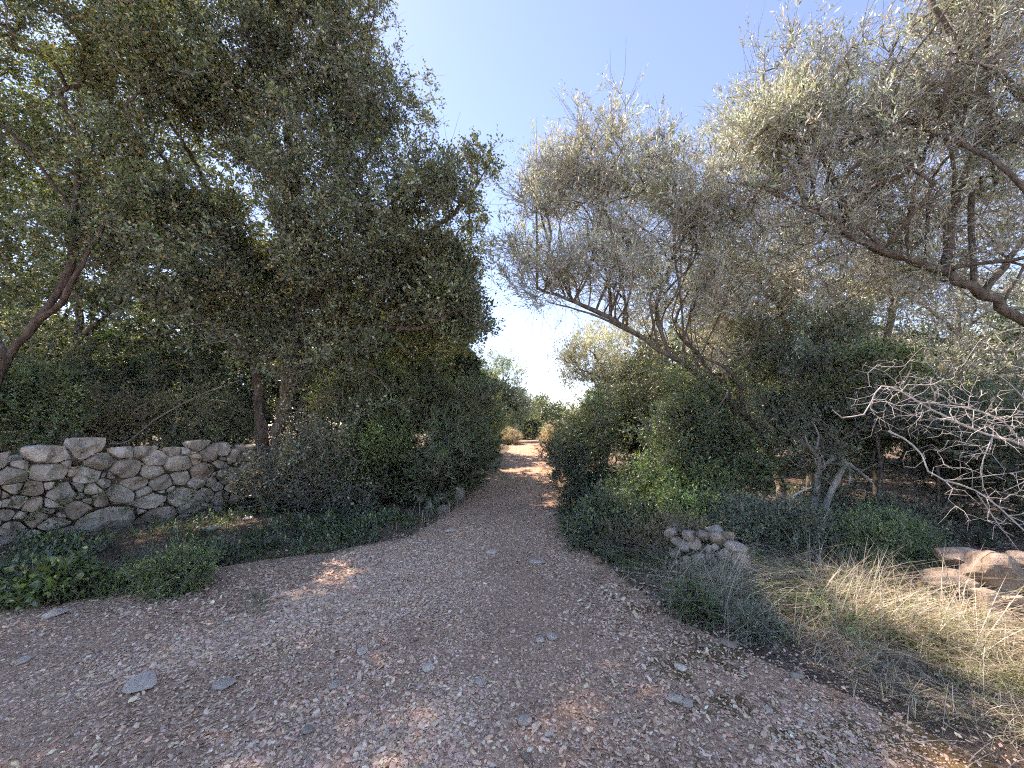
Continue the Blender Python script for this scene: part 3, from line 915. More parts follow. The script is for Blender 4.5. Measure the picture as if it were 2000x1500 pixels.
for k, (u, v, hw, hh) in enumerate(seeds):
    if u < .55: continue
    v = v - .05
    q = A3 + u * ux3 + nrm3 * rngw.uniform(-.12, .04)
    boulder('stone', (q[0], q[1], v), (2.3 * hw, 2.3 * hw * rngw.uniform(.8, 1.2), 2.3 * hh), 600 + k, M['warm_stone'] if rngw.uniform() < .6 else M['stone'], low, rngw.uniform(-.3, .3), flatb=.8, detail=2, rough=.08, facets=16, smooth=False)
    if rngw.uniform() < .6:
        q = q - nrm3 * rngw.uniform(.2, .4)
        boulder('stone', (q[0], q[1], max(.05, v - rngw.uniform(0, .08))), (2.4 * hw, 2.4 * hw, 2.4 * hh), 700 + k, M['stone'], low, rngw.uniform(0, 3), flatb=.8, detail=2, rough=.08, facets=14, smooth=False)

# ------------------------------------------------------------------ trees on the left
base = gp(545, 1005)
oak_limbs = [
    ([base + (-.10, .05, -.1)] + PL((516, 920, 7.45), (510, 830, 7.5), (500, 720, 7.55), (470, 590, 7.6), (430, 450, 7.6), (370, 300, 7.7), (300, 190, 7.8)), .13, .03),
    ([base + (.14, 0, -.1)] + PL((538, 905, 7.4), (555, 800, 7.4), (572, 690, 7.4), (588, 590, 7.5), (590, 470, 7.5), (570, 330, 7.5), (560, 180, 7.6), (565, 20, 7.6)), .15, .035),
    (PL((588, 590, 7.5), (650, 555, 7.4), (730, 520, 7.3), (820, 470, 7.2), (900, 400, 7.2), (965, 310, 7.1)), .07, .012),
    (PL((590, 480, 7.5), (650, 400, 7.4), (720, 310, 7.4), (770, 200, 7.4)), .06, .015),
    (PL((500, 720, 7.55), (440, 650, 7.2), (360, 590, 6.9), (280, 560, 6.7)), .045, .012),
    (PL((470, 590, 7.6), (420, 420, 7.3), (300, 290, 7.0), (210, 210, 6.8)), .05, .012),
    (PL((572, 690, 7.4), (640, 660, 7.1), (720, 640, 6.9), (820, 640, 6.9), (900, 600, 7.2)), .045, .012),
    (PL((570, 330, 7.5), (500, 210, 7.2), (440, 100, 7.0)), .04, .012),
]
oak_ells = [(600, 90, 7.6, 190, 200, 1.8, 420), (470, 260, 7.4, 190, 210, 1.6, 260), (720, 330, 7.4, 130, 190, 1.6, 360), (640, 500, 6.9, 250, 140, 1.5, 460), (850, 470, 7.3, 110, 180, 1.4, 430), (440, 520, 6.6, 190, 150, 1.3, 330),
            (860, 620, 7.4, 100, 80, 1.3, 170), (640, 690, 7.0, 200, 80, 1.0, 110), (925, 330, 7.1, 55, 35, .5, 40), (540, -60, 7.4, 150, 110, 1.6, 320), (300, 330, 7.0, 120, 120, 1.2, 90), (690, 190, 7.5, 110, 150, 1.5, 170)]
oak_ells = [(*e_[:6], int(e_[6] * 1.3)) for e_ in oak_ells] + [(390, 310, 6.7, 120, 140, .8, 200), (440, 130, 6.8, 120, 140, .9, 220), (500, 430, 6.9, 100, 100, .8, 260), (555, 20, 6.8, 110, 90, .9, 200)]
plant('holm_oak_tree', 'large dark holm oak with twin reddish-brown trunks rising at the end of the stone wall', 'tree', oak_limbs, oak_ells, 11, dict(oak_leaf), 'oak_leaf', 'oak_bark', 'twig', thr=-.45, inner=.22, bare=.5, tip_r=.006)

b = gp(700, 1000)
plant('young_oak_tree', 'young oak with a thin pale grey trunk standing just behind the green broom', 'tree',
      [([b] + PL((700, 850, 8.0), (693, 720, 8.0), (705, 600, 8.1), (740, 480, 8.2)), .06, .02), (PL((693, 720, 8.0), (640, 640, 7.8), (610, 560, 7.8)), .03, .01), (PL((693, 720, 8.), (780, 640, 8.2), (860, 590, 8.4)), .03, .01)],
      [(760, 600, 8.4, 160, 110, 1.0, 170), (860, 630, 8.8, 80, 75, 1.0, 130), (890, 510, 9.0, 75, 110, 1.0, 110)], 21, dict(oak_leaf, palette=OAKY), 'oak_leaf', 'olive_bark', inner=.2, thr=-.5)

b = G(-60, 1000, 5.9)
plant('slender_oak_tree', 'slender oak with a forked grey-brown trunk leaning in behind the wall at its outer end', 'tree',
      [([b] + PL((-30, 820, 6.0), (15, 700, 6.0), (70, 630, 6.0), (130, 540, 6.1), (145, 420, 6.2), (150, 280, 6.3), (110, 160, 6.3)), .042, .014),
       (PL((70, 630, 6.0), (120, 590, 5.9), (170, 500, 5.8), (215, 400, 5.8), (240, 300, 5.9)), .05, .012), (PL((15, 700, 6.0), (-60, 560, 6.0), (-100, 380, 6.0)), .06, .015),
       (PL((145, 420, 6.2), (60, 300, 6.0), (-40, 200, 5.8)), .04, .01)],
      [(90, 100, 6.4, 200, 170, 1.2, 420), (30, 330, 6.4, 150, 130, 1.0, 230), (240, 60, 6.2, 120, 130, .9, 130), (255, 340, 5.8, 100, 100, .7, 120), (235, 420, 7.4, 110, 110, .9, 130), (300, 80, 5.7, 110, 110, .8, 170), (-120, 250, 6.0, 160, 260, 1.2, 170), (210, 440, 6.2, 110, 110, .8, 110), (60, 520, 6.4, 140, 90, .9, 110), (150, -120, 6.4, 250, 130, 1.2, 160), (-150, 550, 6.2, 160, 120, 1, 80)],
      31, dict(oak_leaf, palette=OAKY, L=.058, W=.03), 'oak_leaf', 'oak_bark', thr=-.45, inner=.25)

b = G(250, 1000, 10.5)
plant('evergreen_oak_tree', 'dark evergreen oak filling the wood behind the stone wall', 'tree',
      [([b] + PL((165, 760, 10.5), (160, 660, 10.5), (150, 500, 10.5), (200, 300, 10.6), (230, 120, 10.7)), .14, .03), (PL((160, 660, 10.5), (260, 560, 10.3), (330, 430, 10.3)), .06, .015), (PL((150, 500, 10.5), (60, 400, 10.2), (0, 250, 10)), .06, .015)],
      [(200, 260, 10.6, 200, 240, 1.6, 420), (330, 480, 10.4, 170, 150, 1.5, 220), (80, 500, 10.3, 180, 130, 1.5, 200), (-60, 300, 10.3, 150, 250, 1.6, 160), (260, 650, 10.0, 220, 90, 1.2, 180)], 41, dict(oak_leaf, palette=OAK, L=.085, W=.05, K=5), 'oak_leaf', 'oak_bark', thr=-.3, inner=.1, inst=True)

b = G(760, 1000, 12.5)
plant('evergreen_oak_tree', 'tall evergreen oak beside the path behind the twin-trunked oak', 'tree',
      [([b] + PL((770, 800, 12.5), (780, 650, 12.5), (790, 480, 12.6)), .13, .03), (PL((780, 650, 12.5), (860, 560, 12.4)), .06, .015)],
      [(790, 520, 12.6, 120, 130, 1.8, 260), (855, 650, 12.3, 70, 85, 1.4, 180), (760, 690, 12.3, 150, 110, 1.5, 160)], 43, dict(oak_leaf, palette=OAKY, L=.085, W=.05), 'oak_leaf', 'oak_bark', thr=-.35, inner=.1, inst=True)

b = G(430, 1000, 13.5)
plant('evergreen_oak_tree', 'evergreen oak deep in the wood seen between the oak trunks', 'tree',
      [([b] + PL((450, 780, 13.5), (470, 600, 13.5), (480, 450, 13.6)), .14, .03)], [(480, 520, 13.5, 220, 180, 1.8, 240), (450, 700, 13.3, 250, 90, 1.5, 180), (500, 300, 13.6, 160, 120, 1.6, 120)], 47, dict(oak_leaf, palette=OAK, L=.10, W=.06), 'oak_leaf', 'oak_bark', thr=-.3, inner=.1, inst=True)

# ------------------------------------------------------------------ shrubs on the left
SHRUB = ('stems', 'twigs', 'foliage')


def shrub(name, label, px, Y, ells, seed, leaf, leaf_m='shrub_leaf', stems=5, group=None, twig='twig', r=.018, cat='shrub', thr=-.35, shell=1.0, inner=.3, spread=.25, sub=2, **kw):
    rng = np.random.default_rng(seed + 1000)
    limbs = []
    cs = [at(e[0], e[1], e[2]) for e in ells]
    for k in range(stems):
        c = cs[k % len(cs)]
        g = at(px, 900, Y); g = g + np.append(rng.normal(size=2) * spread * .5, 0)
        g[2] = float(gz(g[0], g[1])) - .03
        e_ = c + rng.normal(size=3) * spread
        e_[2] = max(e_[2], .2)
        limbs.append(([g, g * .55 + e_ * .45 + np.array([0, 0, .15 * abs(e_[2])]) + rng.normal(size=3) * .05, e_], r, r * .4))
    return plant(name, label, cat, limbs, ells, seed, leaf, leaf_m, 'oak_bark', twig, group, thick=.012, thr=thr, shell=shell, part_names=SHRUB, inner=inner, tip_r=.003, step=.15, sub=sub, inst=True, bare=.35, **kw)


lent = dict(K=4, M_=6, tl=(.07, .20), L=.052, W=.023, along=.7, spread=.6, up=.25, flat=.5, palette=LENT)
shrub('broom_shrub', 'fine-leaved dark green broom bulging over the rubble beside the path', 850, 8.4, [(825, 855, 8.3, 105, 105, 1.0, 420), (775, 800, 8.2, 90, 70, .8, 180), (880, 905, 8.6, 65, 48, .7, 130)], 101,
      dict(K=5, M_=9, tl=(.18, .42), L=.10, W=.011, along=.8, spread=.5, up=.5, bend=-.25, fwd=1.4, flat=.2, palette=BROOM, twr=.003), stems=10)
shrub('mastic_shrub', 'bright-leaved mastic shrub under the broom at the foot of the wall', 730, 7.4, [(735, 925, 7.3, 60, 60, .5, 170), (700, 960, 7.2, 50, 40, .4, 90), (760, 880, 7.5, 40, 40, .4, 80)], 103, dict(lent, palette=LENTB, L=.036, W=.02))
shrub('oak_scrub', 'tangle of twiggy grey-green oak suckers round the twin trunks', 610, 7.1, [(625, 920, 7.0, 85, 80, .5, 150), (650, 830, 7.1, 90, 80, .5, 100), (545, 945, 6.8, 75, 60, .4, 150), (640, 985, 6.8, 90, 35, .3, 110)], 105, dict(oak_leaf, palette=OAK, L=.046, W=.028, K=3, M_=4, spread=.9, tl=(.12, .3), twr=.003), 'oak_leaf', stems=16, spread=.4, inner=.4, sub=1)
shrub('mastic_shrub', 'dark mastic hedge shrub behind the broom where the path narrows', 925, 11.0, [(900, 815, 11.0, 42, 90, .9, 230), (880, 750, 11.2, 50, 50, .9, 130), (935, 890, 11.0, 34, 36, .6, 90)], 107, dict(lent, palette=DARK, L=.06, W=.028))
shrub('pale_green_shrub', 'sunlit pale green shrub at the left edge of the far path', 962, 14.0, [(963, 845, 14.0, 17, 42, .4, 110), (955, 800, 14.2, 18, 25, .4, 40)], 109, dict(lent, palette=PALEG, L=.07, W=.03))
shrub('dry_shrub', 'yellowish dry shrub spilling over the stone wall top', 210, 7.6, [(200, 835, 7.5, 90, 42, .5, 260), (130, 850, 7.3, 60, 32, .4, 110)], 111, dict(K=5, M_=8, tl=(.12, .3), L=.045, W=.012, along=.6, spread=.7, up=.3, flat=.3, palette=DRYB), stems=7)
shrub('mastic_shrub', 'leafy green mastic shrub behind the outer stretch of the wall', 30, 6.6, [(40, 800, 6.6, 110, 70, .6, 260), (-60, 760, 6.5, 90, 110, .6, 140), (90, 740, 7.0, 70, 40, .5, 90)], 113, dict(lent, palette=LENT, L=.04, W=.022))
shrub('scrub_oak', 'grey-green twiggy scrub oak spreading above the middle of the stone wall', 270, 8.6, [(270, 790, 8.5, 130, 60, .6, 300), (130, 760, 8.4, 90, 60, .6, 160)], 337, dict(oak_leaf, palette=OAKY, K=4, M_=4, L=.05, W=.026, twr=.003), 'oak_leaf', stems=12, spread=.5, sub=1)
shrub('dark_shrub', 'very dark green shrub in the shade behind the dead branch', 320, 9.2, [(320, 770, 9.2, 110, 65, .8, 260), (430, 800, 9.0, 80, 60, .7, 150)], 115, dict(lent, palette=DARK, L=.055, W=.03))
shrub('dry_shrub', 'grey-green scrubby shrub above the wall next to the oak trunk', 400, 8.2, [(400, 835, 8.1, 80, 40, .5, 190), (350, 860, 8.0, 60, 24, .4, 80)], 117, dict(lent, palette=OAKY, L=.032, W=.016))
shrub('mastic_shrub', 'low mastic shrub at the right foot of the broom near the leaning stone', 905, 9.3, [(915, 930, 9.3, 40, 26, .4, 110), (880, 925, 9.1, 30, 20, .3, 60)], 119, dict(lent, palette=LENT, L=.045, W=.02))

# deep in the wood: shrubs and small trees that close the view behind the wall
big = dict(oak_leaf, L=.12, W=.07, tl=(.15, .4))
for k, (px, py, Y, rx, rz, rd, n) in enumerate([(-150, 760, 12, 260, 130, 1.5, 330), (120, 770, 13, 200, 110, 1.5, 330), (330, 740, 14.5, 200, 120, 1.5, 330), (560, 750, 13, 170, 130, 1.5, 330), (740, 770, 14.5, 130, 120, 1.5, 300), (840, 740, 16, 70, 110, 1.5, 230), (250, 600, 17, 300, 140, 2, 330), (600, 600, 18, 260, 130, 2, 330), (-300, 550, 14, 300, 260, 2, 300)]):
    shrub('thicket_shrub', 'dim evergreen shrub deep in the wood behind the stone wall', px, Y, [(px, py, Y, rx, rz, rd, n)], 501 + k, dict(big, palette=[OAK, OAKY, LENT][k % 3]), 'oak_leaf', stems=6, r=.04, spread=.8, group='shrubs deep in the wood behind the wall')
# ------------------------------------------------------------------ far end of the path
plant('pine_tree', 'hazy pale green tree rising over the far left side of the path', 'tree', [([G(985, 870, 24)] + PL((985, 800, 24), (983, 740, 24), (980, 705, 24)), .12, .03)],
      [(978, 748, 24, 46, 52, 1.4, 260), (1003, 795, 24, 36, 32, 1.1, 150), (950, 785, 24, 34, 55, 1.3, 150), (980, 825, 23.5, 42, 30, 1, 120)], 121, dict(oak_leaf, palette=PALEG, L=.10, W=.05, K=5, tl=(.2, .5)), 'olive_leaf', thr=-.45, inst=True)
plant('holm_oak_tree', 'small round oak closing the far end of the path', 'tree', [([G(1068, 868, 33)] + PL((1070, 845, 33), (1062, 825, 33), (1060, 805, 33)), .16, .04), (PL((1066, 836, 33), (1085, 815, 33)), .07, .03)],
      [(1062, 808, 33, 32, 17, 1.4, 150), (1092, 818, 33, 24, 14, 1.2, 90)], 123, dict(oak_leaf, palette=OAKY, L=.14, W=.08, K=5, tl=(.3, .6)), 'oak_leaf', inst=True)
for k, (px, py, Y, rx, rz, lab) in enumerate([(1010, 840, 30, 30, 22, 'dark bush under the hazy tree at the far bend'), (1035, 838, 42, 30, 20, 'distant bush right in the gap at the end of the path'), (1105, 850, 26, 26, 24, 'dark bush behind the tan dry shrubs at the far end'), (1150, 848, 36, 34, 22, 'distant bush to the right of the far oak'),
                                           (960, 830, 44, 60, 40, 'distant oak thicket behind the hazy tree')]):
    shrub('far_bush', lab, px, Y, [(px, py, Y, rx, rz, 1.2, 110)], 131 + k, dict(oak_leaf, palette=[OAKY, LENT, DARK, LENT, OAK][k], L=.16, W=.09, K=5, tl=(.3, .6)), 'oak_leaf', stems=4, spread=.5, r=.03, cat='bush')
for k, (px, py, Y, rx, rz, lab) in enumerate([(1094, 866, 17, 20, 15, 'tan dry shrub at the right edge of the sunlit path end'), (1072, 862, 23, 16, 10, 'tan dry grass clump in the middle of the far path end'), (993, 868, 20, 10, 8, 'small tan dry clump at the left edge of the far path')]):
    shrub('dry_shrub', lab, px, Y, [(px, py, Y, rx, rz, .5, 90)], 141 + k, dict(K=7, M_=8, tl=(.15, .4), L=.10, W=.016, along=.5, spread=.5, up=.7, flat=.2, palette=TAN), 'grass', stems=4)

# ------------------------------------------------------------------ trees on the right
b = gp(1530, 1010)
lean_limbs = [([b] + PL((1520, 930, 7.3), (1490, 862, 7.3), (1450, 805, 7.25), (1400, 765, 7.2), (1350, 722, 7.1), (1300, 690, 7.0), (1240, 652, 6.95), (1190, 620, 6.9), (1120, 590, 6.8), (1050, 562, 6.7)), .072, .012),
              (PL((1310, 697, 7.0), (1288, 640, 7.0), (1283, 590, 7.0), (1300, 545, 7.0), (1306, 515, 7.0), (1280, 465, 7.0), (1225, 420, 7.0), (1190, 340, 7.0)), .04, .012),
              (PL((1192, 621, 6.9), (1190, 560, 6.9), (1178, 500, 6.9), (1172, 420, 6.9), (1150, 330, 6.9), (1165, 250, 6.9)), .035, .010),
              (PL((1240, 652, 6.95), (1190, 628, 6.6), (1130, 605, 6.4), (1070, 590, 6.3)), .03, .010), (PL((1120, 590, 6.8), (1090, 530, 6.8), (1070, 470, 6.8), (1050, 390, 6.8)), .03, .010),
              (PL((1400, 765, 7.2), (1370, 700, 7.4), (1320, 640, 7.5), (1350, 560, 7.6), (1390, 480, 7.6)), .05, .012), (PL((1450, 805, 7.25), (1440, 740, 7.0), (1380, 700, 6.8), (1330, 690, 6.7)), .05, .012),
              (PL((1306, 515, 7.0), (1340, 450, 7.0), (1320, 380, 7.0)), .025, .01)]
lean_ells = [(1060, 430, 6.8, 60, 110, .6, 150), (1160, 355, 6.9, 80, 115, .8, 280), (1195, 285, 6.9, 40, 50, .5, 60), (1270, 410, 7.0, 85, 120, .9, 250), (1330, 470, 7.2, 70, 130, .9, 160), (1150, 500, 6.8, 140, 90, .8, 230), (1060, 545, 6.6, 55, 55, .5, 80), (1280, 590, 7.2, 140, 80, .9, 150), (1400, 600, 7.5, 80, 120, .9, 140)]
def shoots(main, ells, n, seed, t0=.3, r=.022, upw=.55):
    """upright limbs that leave a slanting limb and run up into the crown"""
    rng = np.random.default_rng(seed); c = catmull(main, .15); out = []
    for k in range(n):
        e_ = ells[rng.integers(len(ells))]; s_ = e_[2] / FPX
        tgt = at(e_[0], e_[1], e_[2]) + np.array([rng.uniform(-.7, .7) * e_[3] * s_, rng.uniform(-.7, .7) * e_[5], rng.uniform(-.2, .85) * e_[4] * s_])
        cand = c[int(len(c) * t0):]
        q = cand[np.argmin(np.linalg.norm((cand - tgt) * np.array([.8, 1, .35]), axis=1) + rng.uniform(0, 1.6, len(cand)))]
        if tgt[2] < q[2] + .3: continue
        d_ = np.linalg.norm(tgt - q)
        P_ = [q]
        for f in (.22, .45, .7):
            P_.append(q + (tgt - q) * np.array([f, f, f ** (1.25 if rng.uniform() < .5 else .8)]) + rng.normal(size=3) * d_ * .085)
        out.append((P_ + [tgt], r * rng.uniform(.6, 1.1), .006))
    return out


lean_limbs += shoots(lean_limbs[0][0], lean_ells, 36, 5, .25, .019)
plant('olive_tree', 'silvery wild olive leaning across towards the path on a long slanting trunk', 'tree', lean_limbs, lean_ells, 201, dict(olive_leaf), 'olive_leaf', 'olive_bark', 'olive_twig', up=.7, thr=-.3, inner=.2, tip_r=.0075, freq=2.0, sub=1, subL=(.15, .40), thick=.012, bare=2.2, power=.31)

b = G(2330, 1000, 6.0)
big_limbs = [([b] + PL((2240, 820, 6.0), (2120, 700, 5.9), (2000, 628, 5.8), (1920, 575, 5.8), (1850, 535, 5.8), (1760, 503, 5.9), (1660, 455, 6.0), (1580, 405, 6.1), (1500, 370, 6.3), (1440, 360, 6.4)), .13, .02),
             (PL((1760, 503, 5.9), (1680, 470, 5.8), (1620, 430, 5.7), (1560, 400, 5.6)), .05, .015), (PL((1660, 455, 6.0), (1640, 380, 6.1), (1600, 290, 6.2), (1570, 180, 6.3), (1580, 100, 6.3)), .06, .012),
             (PL((1580, 405, 6.1), (1540, 320, 6.2), (1500, 230, 6.3), (1490, 150, 6.4)), .05, .012), (PL((1850, 535, 5.8), (1860, 420, 5.8), (1900, 300, 5.8), (1940, 200, 5.8)), .08, .02),
             (PL((2120, 700, 5.9), (2130, 480, 5.7), (2080, 300, 5.4), (2000, 185, 5.2), (1930, 135, 5.1), (1850, 60, 5.0), (1800, -40, 5.0)), .12, .03), (PL((1920, 575, 5.8), (1990, 480, 6.0), (2060, 380, 6.2)), .06, .02)]
big_ells = [(1535, 225, 6.5, 95, 105, 1.0, 330), (1480, 330, 6.5, 105, 100, .9, 260), (1620, 330, 6.2, 130, 150, 1.1, 300), (1430, 400, 6.6, 70, 60, .7, 90), (1790, 300, 5.8, 120, 150, 1.0, 230), (1860, 90, 5.2, 120, 130, .9, 240), (1960, 180, 5.2, 130, 200, 1.0, 240), (1900, 420, 5.9, 150, 120, 1.0, 200),
            (1980, -80, 5.3, 180, 120, 1.0, 120), (2100, 300, 5.8, 130, 250, 1.2, 140), (1600, 480, 6.2, 150, 60, .8, 110), (1720, 560, 6.4, 150, 70, .8, 100)]
big_limbs += shoots(big_limbs[0][0], big_ells, 22, 6, .3, .028)
plant('olive_tree', 'big silvery olive whose heavy dark limb slants in from the right edge', 'tree', big_limbs, big_ells, 211, dict(olive_leaf), 'olive_leaf', 'olive_bark', 'olive_twig', up=.5, thr=-.3, inner=.2, tip_r=.0075, freq=1.9, sub=1, subL=(.15, .40), thick=.012, bare=2.4, power=.33)

b = G(1715, 1050, 7.4)
plant('bare_tree', 'thin pale grey half-bare tree standing in front of the big olive limb', 'tree',
      [([b] + PL((1722, 820, 7.4), (1728, 690, 7.4), (1745, 590, 7.4), (1722, 520, 7.4), (1700, 470, 7.4), (1690, 400, 7.4), (1710, 300, 7.4)), .05, .012), (PL((1722, 515, 7.4), (1770, 430, 7.3), (1830, 330, 7.3), (1845, 250, 7.3), (1815, 150, 7.3), (1815, 60, 7.3)), .035, .01), (PL((1700, 470, 7.4), (1620, 430, 7.3), (1560, 395, 7.3)), .022, .008),
       (PL((1745, 590, 7.4), (1820, 520, 7.4), (1920, 480, 7.4)), .022, .008)],
      [(1740, 380, 7.4, 160, 180, .7, 190), (1850, 500, 7.4, 150, 110, .7, 140), (1650, 520, 7.4, 110, 100, .4, 100), (1800, 620, 7.4, 170, 70, .7, 110)], 221, dict(olive_leaf, K=5, M_=3, tl=(.2, .5), spread=.6, up=.2, twr=.0024), 'olive_leaf', 'twig', 'olive_twig', thr=-.6, wander=.09, bare=2.5, tip_r=.006)

b = G(1590, 1000, 8.6)
plant('olive_tree', 'dense grey-green olive filling the space between the leaning olive and the big one', 'tree',
      [([b] + PL((1580, 850, 8.6), (1560, 720, 8.6), (1520, 600, 8.6), (1480, 500, 8.7)), .11, .02), (PL((1560, 720, 8.6), (1640, 620, 8.5), (1690, 540, 8.5)), .05, .015), (PL((1560, 720, 8.6), (1460, 660, 8.5), (1390, 590, 8.5)), .05, .012), (PL((1520, 600, 8.6), (1570, 500, 8.6)), .04, .012)],
      [(1480, 520, 8.7, 120, 110, 1.0, 220), (1620, 560, 8.6, 120, 110, 1.0, 220), (1390, 560, 8.5, 80, 110, .9, 160), (1720, 600, 8.5, 90, 100, .9, 140), (1480, 660, 8.4, 140, 70, .9, 150)],
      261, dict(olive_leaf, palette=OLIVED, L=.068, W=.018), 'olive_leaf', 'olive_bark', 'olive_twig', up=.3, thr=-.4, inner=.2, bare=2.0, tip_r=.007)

b = G(1180, 1000, 11.0)
plant('olive_tree', 'pale airy olive behind the leaning one next to the strip of sky', 'tree', [([b] + PL((1190, 820, 11), (1180, 740, 11), (1160, 690, 11)), .10, .03), (PL((1190, 800, 11), (1240, 730, 11.2), (1260, 670, 11.3)), .06, .02), (PL((1180, 740, 11), (1130, 720, 10.8)), .04, .015)],
      [(1150, 710, 11, 65, 70, 1.1, 190), (1230, 690, 11.3, 80, 60, 1.1, 160), (1145, 785, 11, 42, 42, .9, 130), (1105, 690, 10.8, 22, 30, .5, 30)], 231, dict(olive_leaf, L=.08, W=.024), 'olive_leaf', 'olive_bark', 'olive_twig', up=.4, inner=.1)
b = G(1400, 1000, 10.5)
plant('holm_oak_tree', 'dark oak half hidden behind the trunk of the leaning olive', 'tree', [([b] + PL((1410, 820, 10.5), (1400, 700, 10.5), (1380, 560, 10.6)), .12, .03), (PL((1400, 700, 10.5), (1500, 620, 10.4)), .06, .02)],
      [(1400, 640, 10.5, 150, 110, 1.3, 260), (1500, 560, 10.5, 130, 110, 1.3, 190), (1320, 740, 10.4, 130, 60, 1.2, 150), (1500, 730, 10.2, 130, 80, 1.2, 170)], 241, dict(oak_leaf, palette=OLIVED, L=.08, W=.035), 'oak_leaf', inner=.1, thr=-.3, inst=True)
b = G(1900, 1000, 10.0)
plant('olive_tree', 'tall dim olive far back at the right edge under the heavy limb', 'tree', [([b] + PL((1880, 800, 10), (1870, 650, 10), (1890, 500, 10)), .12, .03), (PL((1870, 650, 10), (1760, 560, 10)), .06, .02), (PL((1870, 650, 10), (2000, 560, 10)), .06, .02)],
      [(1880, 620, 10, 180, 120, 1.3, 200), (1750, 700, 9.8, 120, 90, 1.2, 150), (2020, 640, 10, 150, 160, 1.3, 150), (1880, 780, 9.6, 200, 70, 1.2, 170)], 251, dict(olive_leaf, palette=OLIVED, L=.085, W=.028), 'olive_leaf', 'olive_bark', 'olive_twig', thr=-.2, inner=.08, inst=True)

# ------------------------------------------------------------------ shrubs on the right
shrub('mastic_shrub', 'rounded dark blue-green mastic shrub bulging over the right edge of the path', 1180, 7.9, [(1165, 890, 7.8, 75, 100, .7, 360), (1120, 940, 7.7, 42, 65, .5, 130), (1230, 840, 8.0, 75, 70, .7, 200)], 301, dict(lent, palette=DARK[:2] + LENT[:2], L=.04, W=.018), stems=7)
shrub('mastic_shrub', 'large leafy mid-green shrub in front of the leaning olive base', 1330, 6.8, [(1330, 890, 6.8, 115, 90, .7, 420), (1290, 960, 6.6, 90, 50, .5, 200), (1420, 880, 6.9, 70, 70, .6, 190), (1330, 800, 7.2, 120, 45, .6, 160)], 303, dict(lent, palette=LENT, L=.046, W=.018), stems=8)
shrub('willow_leaved_shrub', 'bright yellow-green leafy sprays in front of the mid-green shrub', 1310, 6.2, [(1305, 960, 6.2, 60, 40, .3, 110), (1240, 980, 6.2, 40, 30, .3, 50), (1370, 990, 6.2, 50, 35, .3, 60)], 305, dict(lent, palette=LENTB, L=.06, W=.018, K=4, M_=8, tl=(.12, .3)))
shrub('mastic_shrub', 'dense dark teal shrub growing round the bleached stump', 1570, 5.3, [(1560, 1045, 5.0, 95, 44, .4, 330), (1500, 1030, 5.2, 45, 30, .3, 70), (1640, 1068, 4.9, 60, 34, .35, 110)], 307, dict(lent, palette=TEAL, L=.034, W=.013, K=6), stems=8)
shrub('mastic_shrub', 'tall dark green shrub between the stump and the olive trunks', 1610, 6.9, [(1600, 720, 6.9, 130, 120, .8, 420), (1560, 830, 6.8, 90, 80, .7, 220), (1680, 830, 6.9, 110, 90, .7, 260)], 309, dict(lent, palette=TEAL, L=.045, W=.017), stems=8, r=.025)
shrub('bright_green_shrub', 'small bright green leafy clump high above the bleached stump', 1690, 5.9, [(1690, 735, 5.8, 46, 34, .25, 150), (1640, 760, 5.8, 28, 20, .2, 60), (1745, 715, 5.8, 30, 18, .2, 60)], 311, dict(lent, palette=LENTB, L=.04, W=.02), stems=3)
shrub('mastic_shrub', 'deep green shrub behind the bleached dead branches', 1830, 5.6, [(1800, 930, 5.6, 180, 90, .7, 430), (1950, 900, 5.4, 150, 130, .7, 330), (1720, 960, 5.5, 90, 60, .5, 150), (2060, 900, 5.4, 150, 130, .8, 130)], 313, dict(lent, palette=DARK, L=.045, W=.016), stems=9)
shrub('mastic_shrub', 'green shrub rising between the low wall and the tall grass', 1680, 4.6, [(1690, 1075, 4.6, 80, 40, .35, 170), (1760, 1085, 4.6, 50, 30, .3, 70)], 315, dict(lent, palette=LENT, L=.03, W=.009, K=6, M_=12))
shrub('dry_shrub', 'rust-brown dead wiry shrub on top of the low wall', 1430, 5.75, [(1425, 1018, 5.75, 42, 22, .25, 130), (1455, 1008, 5.7, 24, 18, .2, 50)], 317, dict(K=7, M_=9, tl=(.06, .18), L=.03, W=.005, along=.5, spread=.8, up=.3, flat=.2, palette=RUST), 'grass', stems=4)
shrub('mastic_shrub', 'low green creeping shrub where the path meets the right-hand bushes', 1190, 6.1, [(1190, 1020, 6.1, 60, 22, .35, 150), (1240, 1010, 6.2, 50, 20, .3, 80)], 319, dict(lent, palette=LENT, L=.045, W=.02))
shrub('mastic_shrub', 'leafy green shrub hanging over the low collapsed wall', 1260, 5.9, [(1250, 1040, 5.7, 90, 40, .35, 260), (1350, 1003, 5.75, 80, 22, .3, 130), (1180, 1070, 5.4, 60, 24, .3, 110)], 327, dict(lent, palette=LENT, L=.042, W=.017))
shrub('dry_shrub', 'dry straw-coloured weeds covering the foot of the low wall', 1290, 5.15, [(1260, 1085, 5.1, 70, 22, .2, 120), (1360, 1105, 4.9, 60, 16, .15, 70)], 329, dict(K=5, M_=5, tl=(.08, .22), L=.05, W=.006, along=.5, spread=.6, up=.6, flat=.2, palette=DRYB), 'grass', stems=5)
shrub('dry_shrub', 'dry grey weeds growing over the low stone heap', 1390, 5.0, [(1400, 1085, 5.0, 70, 24, .15, 90), (1330, 1070, 5.1, 50, 24, .15, 70)], 335, dict(K=4, M_=5, tl=(.08, .22), L=.05, W=.007, along=.5, spread=.6, up=.6, flat=.2, palette=DRYB), 'grass', stems=6, r=.006)
